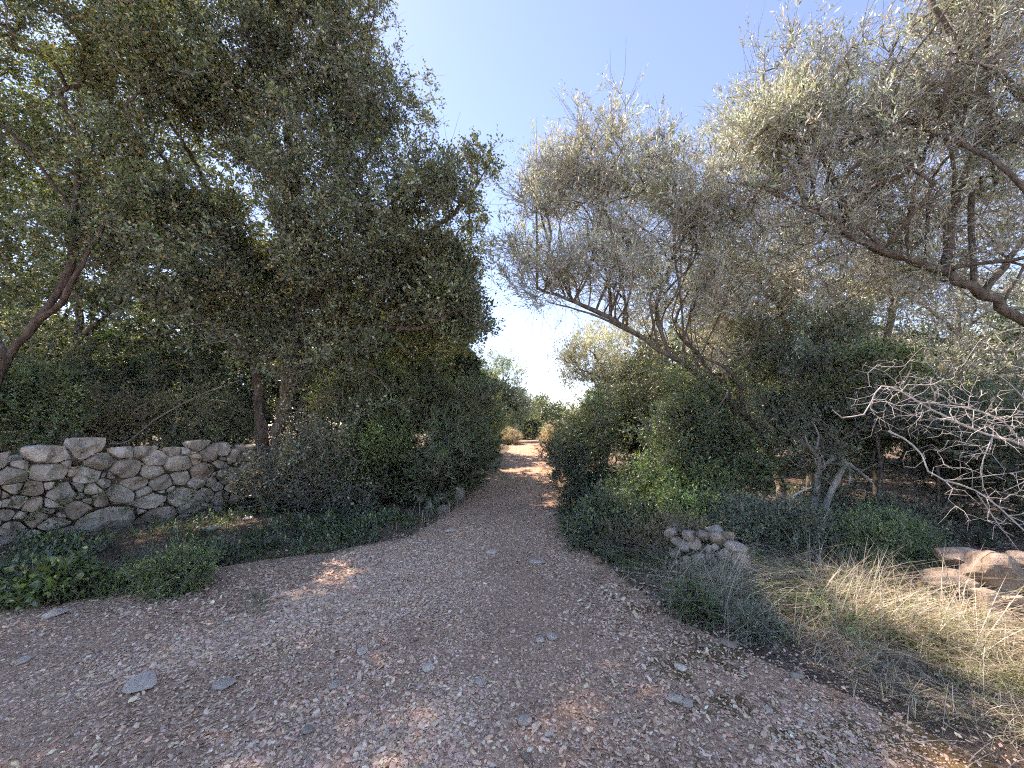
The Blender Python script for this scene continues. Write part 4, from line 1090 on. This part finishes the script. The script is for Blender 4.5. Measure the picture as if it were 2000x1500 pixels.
shrub('small_plant', 'small fresh green plant with a red leaf tip on the right-hand verge', 1355, 3.42, [(1355, 1190, 3.42, 20, 24, .08, 60)], 321, dict(lent, palette=[(4, (.06, .12, .03)), (3, (.10, .19, .045)), (.3, (.4, .05, .03))], L=.03, W=.007, tl=(.05, .12)), stems=3, spread=.03, r=.004, cat='plant', thr=-9)
shrub('small_plant', 'small grey-green cushion plant at the gravel edge on the right', 1470, 3.12, [(1470, 1225, 3.12, 26, 18, .08, 70)], 323, dict(lent, palette=TEAL, L=.018, W=.007, tl=(.04, .09)), stems=3, spread=.03, r=.004, cat='plant', thr=-9)
shrub('small_plant', 'bright yellow-green broad-leaved plant at the gravel edge below the outer wall', 110, 3.72, [(110, 1135, 3.72, 34, 16, .12, 60)], 331, dict(lent, palette=LENTB, L=.05, W=.04, tl=(.05, .12), K=3, M_=4), stems=4, spread=.06, r=.004, cat='plant', thr=-9)
shrub('small_plant', 'feathery bright green tuft where the weeds meet the gravel below the wall end', 345, 3.95, [(345, 1122, 3.95, 36, 22, .14, 90)], 333, dict(lent, palette=LENTB, L=.035, W=.009, tl=(.07, .16), K=4, M_=8), stems=4, spread=.06, r=.004, cat='plant', thr=-9)
shrub('small_plant', 'thin yellow-green sprig growing alone in the gravel', 500, 3.5, [(502, 1172, 3.5, 8, 22, .03, 9)], 325, dict(lent, palette=LENTB, L=.02, W=.008, tl=(.03, .08), K=2, M_=4), stems=2, spread=.02, r=.003, cat='plant', thr=-9)

for k, (px, py, Y, rx, rz, rd, n) in enumerate([(1260, 810, 13, 100, 80, 1.3, 260), (1420, 780, 13.5, 170, 110, 1.4, 330), (1620, 760, 12.5, 170, 130, 1.4, 330), (1800, 780, 13, 170, 120, 1.4, 300), (1980, 790, 12, 200, 130, 1.5, 300), (2180, 760, 10, 230, 200, 1.5, 300), (1150, 845, 17, 40, 26, 1.0, 110)]):
    shrub('thicket_shrub', 'dim evergreen shrub closing the view behind the right-hand olives', px, Y, [(px, py, Y, rx, rz, rd, n)], 531 + k, dict(big, palette=[DARK, OLIVED, LENT][k % 3]), 'oak_leaf', stems=6, r=.04, spread=.8, group='shrubs closing the view behind the olives')

# ------------------------------------------------------------------ dead wood
def dead(name, label, cat, limbs, targets, seed, mat='dead', tip_r=.0035, wander=.12, up=-.1, group=None, power=.36):
    rng = np.random.default_rng(seed)
    limbs = [(np.array(l[0], float), l[1], l[2]) for l in limbs]
    pos, dr, par, r, nl, tips = grow(limbs, targets, rng, tip_r=tip_r, wander=wander, up=up, step=.1, power=power)
    thickm, thin = skeleton_meshes(pos, par, r, .011)
    base = limbs[0][0][0]
    root = thing(name, base, label, cat, group)
    if thickm: mesh_np('limb', thickm[0], [thickm[1]], M[mat], root, smooth=True, origin=base)
    if thin: mesh_np('twigs', thin[0], [thin[1]], M[mat], root, smooth=True, origin=base)['kind'] = 'stuff'
    return root


rngd = np.random.default_rng(61)
tg = fill([(1800, 790, 3.8, 120, 70, 0.4, 130), (1900, 850, 3.7, 120, 110, .45, 300), (1980, 800, 3.7, 90, 100, .4, 100), (1850, 715, 3.9, 130, 45, .3, 130), (1880, 800, 3.6, 130, 70, .3, 120), (1720, 800, 3.9, 50, 60, .25, 30)], rngd, thr=-.9, shell=.2)
dead('dead_branch', 'fan of bleached bare branches hanging in from the right edge', 'dead branch',
     [(PL((2120, 905, 3.7), (2000, 870, 3.7), (1900, 838, 3.75), (1820, 800, 3.8), (1760, 765, 3.85), (1722, 755, 3.9), (1700, 785, 3.9), (1688, 810, 3.9), (1645, 816, 3.95)), .015, .006),
      (PL((2000, 870, 3.7), (1960, 825, 3.7), (1900, 800, 3.7), (1800, 785, 3.75)), .010, .004), (PL((2120, 905, 3.7), (2020, 800, 3.8), (1960, 740, 3.85), (1880, 700, 3.9)), .009, .003), (PL((1940, 850, 3.72), (1920, 900, 3.7), (1920, 950, 3.7), (1945, 990, 3.7)), .008, .003),
      (PL((2000, 870, 3.7), (2010, 930, 3.6), (1960, 960, 3.6)), .008, .003), (PL((1645, 816, 3.95), (1625, 800, 3.95)), .009, .005)], tg, 62, tip_r=.0019, wander=.07)
tg = fill([(1930, 1000, 3.6, 90, 50, .25, 60), (1990, 960, 3.5, 60, 50, .3, 50)], rngd, thr=-.9, shell=.2)
dead('dead_branch', 'long bleached branch drooping down to the boulders at the right edge', 'dead branch',
     [(PL((1735, 842, 3.95), (1765, 855, 3.9), (1800, 888, 3.85), (1812, 920, 3.8), (1845, 938, 3.75), (1905, 958, 3.7), (1950, 990, 3.65), (2010, 1045, 3.6), (2080, 1100, 3.55)), .011, .006), (PL((1905, 958, 3.7), (1940, 1010, 3.65), (1990, 1075, 3.6)), .007, .003), (PL((1845, 938, 3.75), (1890, 935, 3.7), (2000, 920, 3.6)), .006, .003)], tg, 63, tip_r=.0021, wander=.07)
tg = fill([(1590, 895, 5.5, 50, 50, .3, 46), (1650, 890, 5.4, 45, 45, .3, 44)], rngd, thr=-.9)
dead('dead_stump', 'bleached twin-stemmed dead stump with snapped forks among the shrubs', 'tree stump',
     [([G(1592, 1000, 5.5)] + PL((1592, 985, 5.5), (1598, 930, 5.5), (1605, 908, 5.5), (1590, 885, 5.5), (1578, 868, 5.5)), .055, .02), (PL((1600, 915, 5.5), (1625, 898, 5.45), (1640, 880, 5.4), (1634, 850, 5.4)), .045, .012), ([G(1615, 1000, 5.3)] + PL((1615, 985, 5.3), (1633, 940, 5.3), (1650, 905, 5.35), (1640, 885, 5.4)), .042, .03),
      (PL((1658, 905, 5.35), (1680, 922, 5.25), (1706, 945, 5.15)), .024, .016), (PL((1640, 885, 5.4), (1660, 920, 5.3), (1658, 948, 5.25)), .016, .012), (PL((1590, 885, 5.5), (1600, 850, 5.5), (1583, 820, 5.5)), .02, .008)], tg, 64, 'grey_wood', tip_r=.004, wander=.08)
dead('dead_branch', 'short pale snapped branch lying in front of the stump', 'dead branch', [([G(1515, 1025, 5.2) + np.array([0, 0, .25])] + PL((1535, 985, 5.2), (1560, 962, 5.2), (1585, 952, 5.25)), .014, .012)], np.zeros((0, 3)), 65)
tg = fill([(330, 810, 7.2, 60, 45, .3, 16), (430, 800, 7.3, 60, 45, .3, 16)], rngd, thr=-.9)
dead('dead_branch', 'grey dead branch resting on the wall top and reaching up to the oak', 'dead branch', [(PL((215, 866, 6.95), (250, 862, 7.0), (300, 822, 7.1), (345, 795, 7.2), (400, 768, 7.3), (470, 742, 7.4)), .016, .010), (PL((345, 795, 7.2), (343, 830, 7.1), (335, 850, 7.05)), .008, .004), (PL((400, 768, 7.3), (360, 740, 7.2), (350, 715, 7.2)), .006, .003)], tg, 66, 'twig')
dead('fallen_stick', 'pale curved stick lying at the edge of the gravel below the oak', 'stick', [([gp(447, 1094) + (0, 0, .02), gp(490, 1088) + (0, 0, .03), gp(515, 1076) + (0, 0, .05), gp(540, 1060) + (0, 0, .06)], .010, .006)], np.zeros((0, 3)), 67, 'twig')
dead('fallen_stick', 'weathered grey stick lying in the gravel by the cushion plant', 'stick', [([gp(1362, 1266) + (0, 0, .015), gp(1380, 1268) + (0, 0, .018), gp(1398, 1275) + (0, 0, .015)], .014, .011)], np.zeros((0, 3)), 68, 'twig')
tg = fill([(480, 960, 6.6, 50, 60, .2, 20), (600, 980, 6.6, 60, 50, .2, 20)], rngd, thr=-.9)
dead('creeper', 'bare pale creeper stems hanging down in front of the oak trunks', 'creeper', [(PL((530, 880, 6.9), (527, 940, 6.85), (528, 985, 6.75), (505, 1010, 6.6), (490, 1040, 6.4), (470, 1070, 6.0)), .007, .004), (PL((475, 860, 7.3), (485, 900, 7.2), (478, 935, 7.0), (455, 955, 6.9)), .006, .003), (PL((595, 930, 6.8), (598, 980, 6.7), (590, 1010, 6.5)), .005, .003)], tg, 69, 'twig', tip_r=.0025)

# ------------------------------------------------------------------ boulders, rubble, loose stones
def loose(label, px, py, wpx, hpx, seed, mat='slab', rot=0., name='loose_stone', cat='stone', flat=.35, group=None, sink=.22, depth=None):
    p = gp(px, py); d = np.linalg.norm(p - np.array([0, 0, CAM_H]))
    w = wpx * p[1] / FPX
    dp = depth or max(.5 * w, min(1.4 * w, hpx * p[1] / FPX / max(.25, (CAM_H / d))))
    h = max(.012, flat * min(w, dp))
    o = boulder(name, (p[0], p[1], p[2] + h * (.5 - sink)), (w, dp, h), seed, M[mat], None, rot, detail=2, rough=.06, facets=16, smooth=False)
    return tag(o, label, cat, group)


BG = 'boulders at the right edge'
def bld(label, px, py, Y, dims, seed, rot=0.):
    p = at(px, py, Y)
    return tag(boulder('boulder', p, dims, seed, M['warm_stone'], None, rot, detail=4, rough=.07, facets=26, smooth=False), label, 'boulder', BG)
bld('flat-topped warm boulder slab at the back of the pile under the drooping branch', 1885, 1092, 3.75, (.85, .55, .22), 401, .2)
bld('largest rounded boulder on top of the pile at the right edge', 1940, 1125, 3.45, (.66, .5, .40), 402, .1)
bld('boulder cut off by the right edge of the picture', 2040, 1115, 3.5, (.55, .5, .34), 403, .5)
bld('grey stone propping up the largest boulder', 1925, 1168, 3.35, (.30, .3, .24), 404, .7)
bld('smaller grey stone wedged under the pile beside the propping stone', 1975, 1172, 3.3, (.26, .26, .24), 405, 1.2)
bld('low stone half buried in grass at the foot of the boulder pile', 1950, 1205, 3.2, (.34, .28, .2), 406, 2.2)
bld('lowest stone under the boulder slab deep in the grass', 1850, 1140, 3.6, (.6, .45, .4), 407, 2.2)
# rubble by the path on the left
RG = 'rubble at the left edge of the path'
p = gp(896, 978)
o = boulder('standing_stone', (p[0], p[1], .15), (.28, .2, .44), 411, M['stone'], None, .3, flatb=.9, rough=.12); o.rotation_euler = (0, R(-14), 0)
tag(o, 'upright leaning stone at the left edge of the path', 'stone', RG)
for k, (px, py, w, h, lab) in enumerate([(862, 985, .34, .26, 'rounded rubble stone next to the upright leaning stone'), (843, 972, .3, .3, 'rubble stone at the broken end of the wall'), (866, 1000, .3, .16, 'reddish flat rubble stone in front of the upright leaning stone'), (838, 996, .22, .16, 'small rubble stone half under the broom'), (880, 968, .24, .2, 'rubble stone tucked behind the upright leaning stone'), (820, 985, .3, .3, 'shaded rubble stone deepest under the broom')]):
    p = gp(px, py)
    tag(boulder('rubble_stone', (p[0], p[1], h * .3), (w, w * .8, h), 421 + k, M['warm_stone' if k in (0, 2) else 'stone'], None, k * .8), lab, 'stone', RG)
loose('grey angular flat slab lying in the gravel, leftmost of the flat slabs', 280, 1338, 62, 40, 431, rot=.5, flat=.18, name='flat_stone')
loose('grey flat slab in the gravel just right of the angular one', 435, 1338, 50, 22, 432, rot=.05, flat=.2, name='flat_stone')
loose('pale upright wedge-shaped stone in the gravel below the path mouth', 654, 1334, 26, 32, 433, rot=.1, flat=.5)
loose('dark grey flat stone embedded in the middle of the path', 1052, 1096, 34, 12, 434, rot=-.2, flat=.2, name='flat_stone')
LG = 'loose stones in the gravel'
for k, (px, py, w, h, m_, lab) in enumerate([
    (836, 1302, 22, 16, 'slab', 'small pale stone between the wedge-shaped stone and the path middle'), (1078, 1246, 26, 12, 'slab', 'whitish stone of a pair on the path below the dark flat stone'), (1056, 1252, 18, 12, 'slab', 'smaller grey stone of a pair on the path'),
    (1026, 1408, 28, 26, 'slab', 'grey chunky stone at the bottom middle of the gravel'), (1048, 1416, 20, 12, 'slab', 'white flat stone touching the chunky grey one at the bottom'), (1075, 1430, 18, 14, 'slab', 'pale square stone right of the bottom chunky stone'),
    (1332, 1308, 26, 16, 'slab', 'pale speckled stone on the mossy patch'), (1320, 1366, 26, 18, 'slab', 'pale angular stone below the mossy patch'), (1346, 1376, 22, 18, 'slab', 'grey stone touching the pale angular one'), (1420, 1258, 26, 18, 'warm_stone', 'cream stone beside the grey stick'),
    (1404, 1256, 14, 10, 'warm_stone', 'small pink stone beside the cream one'), (104, 1198, 34, 14, 'slab', 'pale flat stone at the gravel edge below the outer wall end'), (600, 1418, 22, 18, 'stone', 'dull stone at the bottom of the gravel left of centre'), (940, 1334, 28, 14, 'slab', 'pale broken stone in the lower middle of the path'),
    (708, 1270, 24, 12, 'slab', 'flat grey stone in the gravel above the wedge-shaped one'), (1496, 1187, 18, 14, 'slab', 'pale stone in the dry grass of the right verge'), (710, 1096, 18, 10, 'slab', 'white stone below the oak suckers at the gravel edge'), (620, 1093, 18, 10, 'stone', 'grey stone at the gravel edge left of the white one'),
    (540, 1160, 14, 12, 'slab', 'round pale pebble beside the lone yellow-green sprig'), (484, 1033, 20, 16, 'slab', 'pale round stone in the weeds at the oak foot'), (410, 1056, 26, 20, 'stone', 'grey stone in the weeds below the wall end'), (1030, 1476, 22, 24, 'warm_stone', 'pinkish stone at the very bottom of the gravel'),
    (1235, 1345, 16, 12, 'stone', 'small rounded grey stone under the mossy patch'), (1190, 1322, 14, 10, 'warm_stone', 'salmon-pink stone on the mossy patch'), (960, 1080, 20, 10, 'slab', 'pale stone low in the path mouth'), (880, 1040, 20, 10, 'slab', 'pale stone bedded at the left of the path mouth'),
    (45, 1290, 24, 12, 'slab', 'pale stone far to the left in the gravel'), (1560, 1322, 24, 14, 'stone', 'grey stone at the right gravel edge'), (1500, 1390, 22, 14, 'slab', 'pale stone in the right-hand gravel near the dry grass')]):
    loose(lab, px, py, w, h, 440 + k, m_, rot=k * 1.1, flat=.45, group=LG)

# ------------------------------------------------------------------ gravel, litter, weeds and grass: uncountable
def pebble_protos(seed, count, flat, elong, sub=1):
    import bmesh
    rng = np.random.default_rng(seed); out = []
    for k in range(count):
        bm = bmesh.new(); bmesh.ops.create_icosphere(bm, subdivisions=sub, radius=.5)
        V = np.array([v.co[:] for v in bm.verts]); F = np.array([[v.index for v in f.verts] for f in bm.faces]); bm.free()
        for _ in range(6):
            nn = unit(rng.normal(size=3)); d = V @ nn - rng.uniform(.22, .42)
            V = V - np.where(d > 0, d, 0)[:, None] * nn
        V = V * rng.uniform(.9, 1.1, V.shape)
        V = V * np.array([rng.uniform(1.0, elong), 1.0, rng.uniform(*flat)])
        out.append((V, [(F, 0)], np.ones((len(V), 3))))
    return out


def scatter_gravel(n, y0, y1, size, seed, prob, name, palette, mat, flat, elong, lift=.12, tilt=.18, vary=.18):
    rng = np.random.default_rng(seed)
    X, Y = [], []
    tot = 0
    while tot < n:
        y = y0 + (y1 - y0) * rng.uniform(0, 1, n * 2) ** 1.7; hw = np.maximum(3.2, y * 1.45)
        x = rng.uniform(-1, 1, len(y)) * hw
        ins = inside(x, y)
        wgt = hw * ((y - y0) / (y1 - y0) + 1e-4) ** (.7 / 1.7)          # undo the uneven sampling of y
        k = rng.uniform(size=len(y)) < np.minimum(1, prob(x, y, ins) * wgt / 4.2)
        X.append(x[k]); Y.append(y[k]); tot += k.sum()
    x = np.concatenate(X)[:n]; y = np.concatenate(Y)[:n]
    s = size[0] * np.exp(rng.normal(size=n) * size[1] + .22 * noise(np.stack([x, y], -1), .7, 16)) * np.clip(.8 + y * .06, .8, 1.6)
    s = np.minimum(s, size[0] * 4.0)
    rot = np.stack([rng.normal(size=n) * tilt, rng.normal(size=n) * tilt, rng.uniform(0, 6.28, n)], -1)
    pts = np.stack([x, y, gz(x, y) + s * lift], -1)
    pr = pebble_protos(seed, 14, flat, elong)
    return instanced(name, pr, pts, rot, s, rng.integers(0, 14, n), pick_colors(rng, n, palette, vary), [mat])


PEB = [(4, (0.647, 0.437, 0.304)), (4, (0.721, 0.508, 0.359)), (3, (0.784, 0.583, 0.427)), (0.9, (0.82, 0.677, 0.514)), (1.3, (0.466, 0.296, 0.198)), (0.5, (0.7, 0.404, 0.261)), (0.3, (0.657, 0.479, 0.269)), (0.5, (0.636, 0.508, 0.395))]
dens = lambda x, y, ins: np.clip(.25 + ins * 1.6, 0, 1) * np.clip((2.6 / np.maximum(y, .5)) ** 1.15, 0, 1) * (.10 + .90 * np.clip(noise(np.stack([x, y], -1), .8, 12) * 1.1 + .45 + .35 * noise(np.stack([x, y], -1), 3.1, 3), 0, 1)) * (1 - .5 * np.exp(-((x + .1) / .4) ** 2) * (y > 3))
tag(scatter_gravel(120000, 1.25, 16, (.0095, .5), 71, dens, 'gravel', PEB, 'pebble', (.35, .7), 1.9), 'pinkish grey gravel strewn over the track', 'gravel', kind='stuff')
LIT = [(4, (0.7, 0.489, 0.34)), (3, (0.594, 0.395, 0.269)), (3, (0.763, 0.564, 0.403)), (1.6, (0.435, 0.277, 0.182)), (0.8, (0.816, 0.639, 0.474)), (0.4, (0.276, 0.174, 0.111))]
dl = lambda x, y, ins: np.clip(.75 + ins * .5, .3, 1) * np.clip((2.4 / np.maximum(y, .5)) ** 1.1, 0, 1) * (.15 + .85 * np.clip(noise(np.stack([x, y], -1), 1.5, 14) + .5, 0, 1))
tag(scatter_gravel(46000, 1.25, 12, (.0128, .34), 73, dl, 'leaf_litter', LIT, 'litter', (.08, .22), 2.3, .3, .35), 'pale dried fallen leaves littering the track and verges', 'leaf litter', kind='stuff')


def tussocks(n, per, rad, seed, cond, *a_, **k_):
    c = verge(n, seed, cond, *a_, **k_)
    rng = np.random.default_rng(seed + 7)
    p = np.repeat(c, per, 0) + np.column_stack([rng.normal(size=(n * per, 2)) * rad, np.zeros(n * per)])
    p[:, 2] = gz(p[:, 0], p[:, 1]) - .005
    return p


def blades(name, label, pts, seed, h=(.2, .5), w=.006, palette=None, lean=.35, curl=.5, cat='grass', mat='grass', wind=(0, 0)):
    rng = np.random.default_rng(seed); n = len(pts)
    az = rng.uniform(0, 6.28, n); d = np.stack([np.cos(az), np.sin(az)], -1) * np.abs(rng.normal(size=(n, 1))) * lean + np.array(wind)
    H = rng.uniform(h[0], h[1], n)
    cu = np.abs(rng.normal(size=n)) * curl
    sd = np.stack([-np.sin(az + rng.normal(size=n)), np.cos(az), 0 * az], -1)
    V = []
    for t, ww in ((0, 1), (.35, .9), (.7, .65), (1.0, 0)):
        off = d * (H * t)[:, None] * (1 + (cu * t)[:, None])
        z = H * t * (1 - .45 * np.minimum(cu, 1.4) * t)
        P = np.concatenate([pts[:, :2] + off, (pts[:, 2] + z)[:, None]], -1)
        if ww > 0:
            V += [P - sd * w * ww * .5, P + sd * w * ww * .5]
        else: V.append(P)
    V = np.stack(V, 1).reshape(-1, 3)
    o = (np.arange(n) * 7)[:, None, None]
    Q = (o + np.array([[0, 1, 3, 2], [2, 3, 5, 4]])).reshape(-1, 4); T = (o + np.array([[4, 5, 6]])).reshape(-1, 3)
    C = np.repeat(pick_colors(rng, n, palette, .2), 7, 0)
    return tag(mesh_np(name, V, [Q, T], M[mat], col=C), label, cat, kind='stuff')


def verge(n, seed, cond, y0=1.5, y1=11, xr_=(-9, 9), clump=1.4, thr=0.0):
    rng = np.random.default_rng(seed); out = []; tot = 0
    while tot < n:
        x = rng.uniform(xr_[0], xr_[1], n * 4); y = rng.uniform(y0, y1, n * 4)
        k = cond(x, y) * np.clip(noise(np.stack([x, y], -1), clump, seed % 9) + .5 - thr, 0.02, 1) > rng.uniform(size=len(x))
        out.append(np.stack([x[k], y[k], gz(x[k], y[k]) - .005], -1)); tot += k.sum()
    return np.concatenate(out)[:n]


DRYG = [(4, (.50, .45, .345)), (4, (.60, .555, .455)), (2, (.38, .325, .235)), (2.6, (.31, .35, .15))]
GRN = [(4, (.07, .11, .03)), (3, (.11, .17, .045)), (2, (.17, .23, .06)), (1, (.25, .24, .11))]
dR = lambda x, y: x - xr(y)
right = lambda a0, a1: (lambda x, y: ((dR(x, y) > a0) & (dR(x, y) < a1)).astype(float))
fall = lambda x, y: np.where(dR(x, y) > -.25, np.clip((dR(x, y) + .25) * 1.6, 0, 1), 0) * (dR(x, y) < 2.2)
blades('dry_grass', 'dry straw-coloured grass matted over the right-hand verge', np.concatenate([tussocks(300, 26, .06, 81, fall, 1.2, 6.5, (.2, 7.5), thr=0.05), verge(6000, 86, fall, 1.2, 6.5, (.2, 7.5), thr=-.3)]), 81, (.04, .14), .0036, DRYG, 1.3, 1.3)
tall = lambda x, y: ((dR(x, y) > .35) & (dR(x, y) < 2.3)).astype(float)
blades('tall_grass', 'tall arching pale grass stalks between the low wall and the boulders', tussocks(95, 16, .05, 82, tall, 1.9, 4.6, (1.6, 5.0), 2.2, .05), 82, (.25, .60), .0042, DRYG, 1.0, 1.6, wind=(.3, 0))
blades('green_grass', 'green grass patches low on the right-hand verge', tussocks(90, 30, .08, 83, right(.15, 1.6), 1.6, 5.5, (.8, 6), 1.8, .25), 83, (.05, .16), .0045, GRN, .7, .8)
wall_d = lambda x, y: (x - A[0]) * nrm[0] + (y - A[1]) * nrm[1]
left_v = lambda x, y: ((x - xl(y) < .1) & (wall_d(x, y) > .05) & (y < 9)).astype(float)
blades('green_grass', 'soft green grass and weeds along the foot of the stone wall', np.concatenate([tussocks(150, 30, .07, 84, left_v, 2.8, 8.5, (-8, -1.5), 1.3, 0.1), verge(2500, 87, left_v, 2.8, 8.5, (-8, -1.5), 1.3, 0.0)]), 84, (.05, .17), .005, GRN, .7, .9)
far_r = lambda x, y: (((dR(x, y) > -.1) & (dR(x, y) < 1.2)) | ((x - xl(y) < .1) & (x - xl(y) > -1.0))).astype(float)
blades('verge_grass', 'dry grass edging both sides of the narrow path', verge(5000, 85, far_r, 6, 30, (-4, 4), 1.1, -.2), 85, (.10, .35), .010, DRYG[:3] + GRN[1:3], .4, .6)


def weeds(name, label, pts, seed, leaf, mat='shrub_leaf'):
    rng = np.random.default_rng(seed)
    d = unit(np.array([0, 0, 1.0]) + rng.normal(size=(len(pts), 3)) * .4)
    root = spray_object(name, pts, d, rng, leaf, mat, 'twig', None, None, inst=True)
    tag(root, label, 'weeds')
    return root


wl_ = dict(K=4, M_=7, tl=(.06, .2), L=.045, W=.02, along=.5, spread=.6, up=.5, flat=.6, palette=LENT)
weeds('weeds', 'leafy green weeds under the oak and along the wall foot', verge(850, 91, lambda x, y: ((x - xl(y) < -.05) & (wall_d(x, y) > .1)).astype(float), 2.8, 8.3, (-8, -1.2), 1.2), 91, wl_)
weeds('weeds', 'feathery bright green weeds nearest the gravel below the wall', verge(420, 92, lambda x, y: ((x - xl(y) < .12) & (x - xl(y) > -.7)).astype(float), 3.0, 5.2, (-7, -2.2), 1.8), 92, dict(wl_, palette=LENTB, L=.03, W=.008, M_=12, tl=(.08, .22)))
weeds('weeds', 'green weeds among the dry grass on the right-hand verge', verge(420, 93, right(.1, 2.2), 1.8, 6.8, (.8, 6), 1.6, .1), 93, dict(wl_, palette=LENT, L=.032, W=.010, M_=9))
weeds('weeds', 'dark undergrowth on the ground below the right-hand shrubs', verge(520, 94, right(.5, 5), 4.8, 9.5, (1.2, 8), 1.2), 94, dict(wl_, palette=DARK + LENT[:2], L=.05, W=.022, tl=(.1, .35)))

# weeds rooted in the joints of the wall
rngi = np.random.default_rng(97)
uu = np.concatenate([rngi.normal(c_, .16, 9) for c_ in (L * .50, L * .56, L * .62, L * .78)]); vv = np.clip(np.concatenate([rngi.normal(h_, .13, 9) for h_ in (.55, .75, .35, .3)]), .05, 1.1)
pw = A + uu[:, None] * ux + vv[:, None] * np.array([0, 0, 1.0]) + nrm * .05
tag(spray_object('wall_weeds', pw, unit(nrm + rngi.normal(size=(len(pw), 3)) * .3 + np.array([0, 0, .3])), rngi, dict(wl_, palette=LENT, K=3, M_=5, tl=(.06, .16)), 'shrub_leaf', 'twig', None, None, inst=True), 'green weeds growing out of the joints of the stone wall', 'weeds')

# short twigs lying about
rng = np.random.default_rng(95)
n = 420
y = 1.4 + 6.5 * rng.uniform(size=n) ** 1.6; x = rng.uniform(-1, 1, n) * np.maximum(2.6, y * 1.3)
k = inside(x, y) > -.4; x, y = x[k], y[k]
vs, fs, off = [], [], 0
for xx, yy in zip(x, y):
    an = rng.uniform(0, 6.28); ln = rng.uniform(.04, .2); b_ = rng.normal() * .25
    t = np.linspace(0, 1, 4)
    px_, py_ = xx + np.cos(an + b_ * t) * ln * t, yy + np.sin(an + b_ * t) * ln * t
    P = np.stack([px_, py_, gz(px_, py_) + .012 + rng.uniform(0, .012)], -1)
    v, f = tube(P, np.linspace(1, .5, 4) * rng.uniform(.0015, .0035), 3)
    vs.append(v); fs.append(f + off); off += len(v)
tag(mesh_np('twig_litter', np.concatenate(vs), [np.concatenate(fs)], M['twig']), 'short dry twigs scattered over the gravel', 'twigs', kind='stuff')
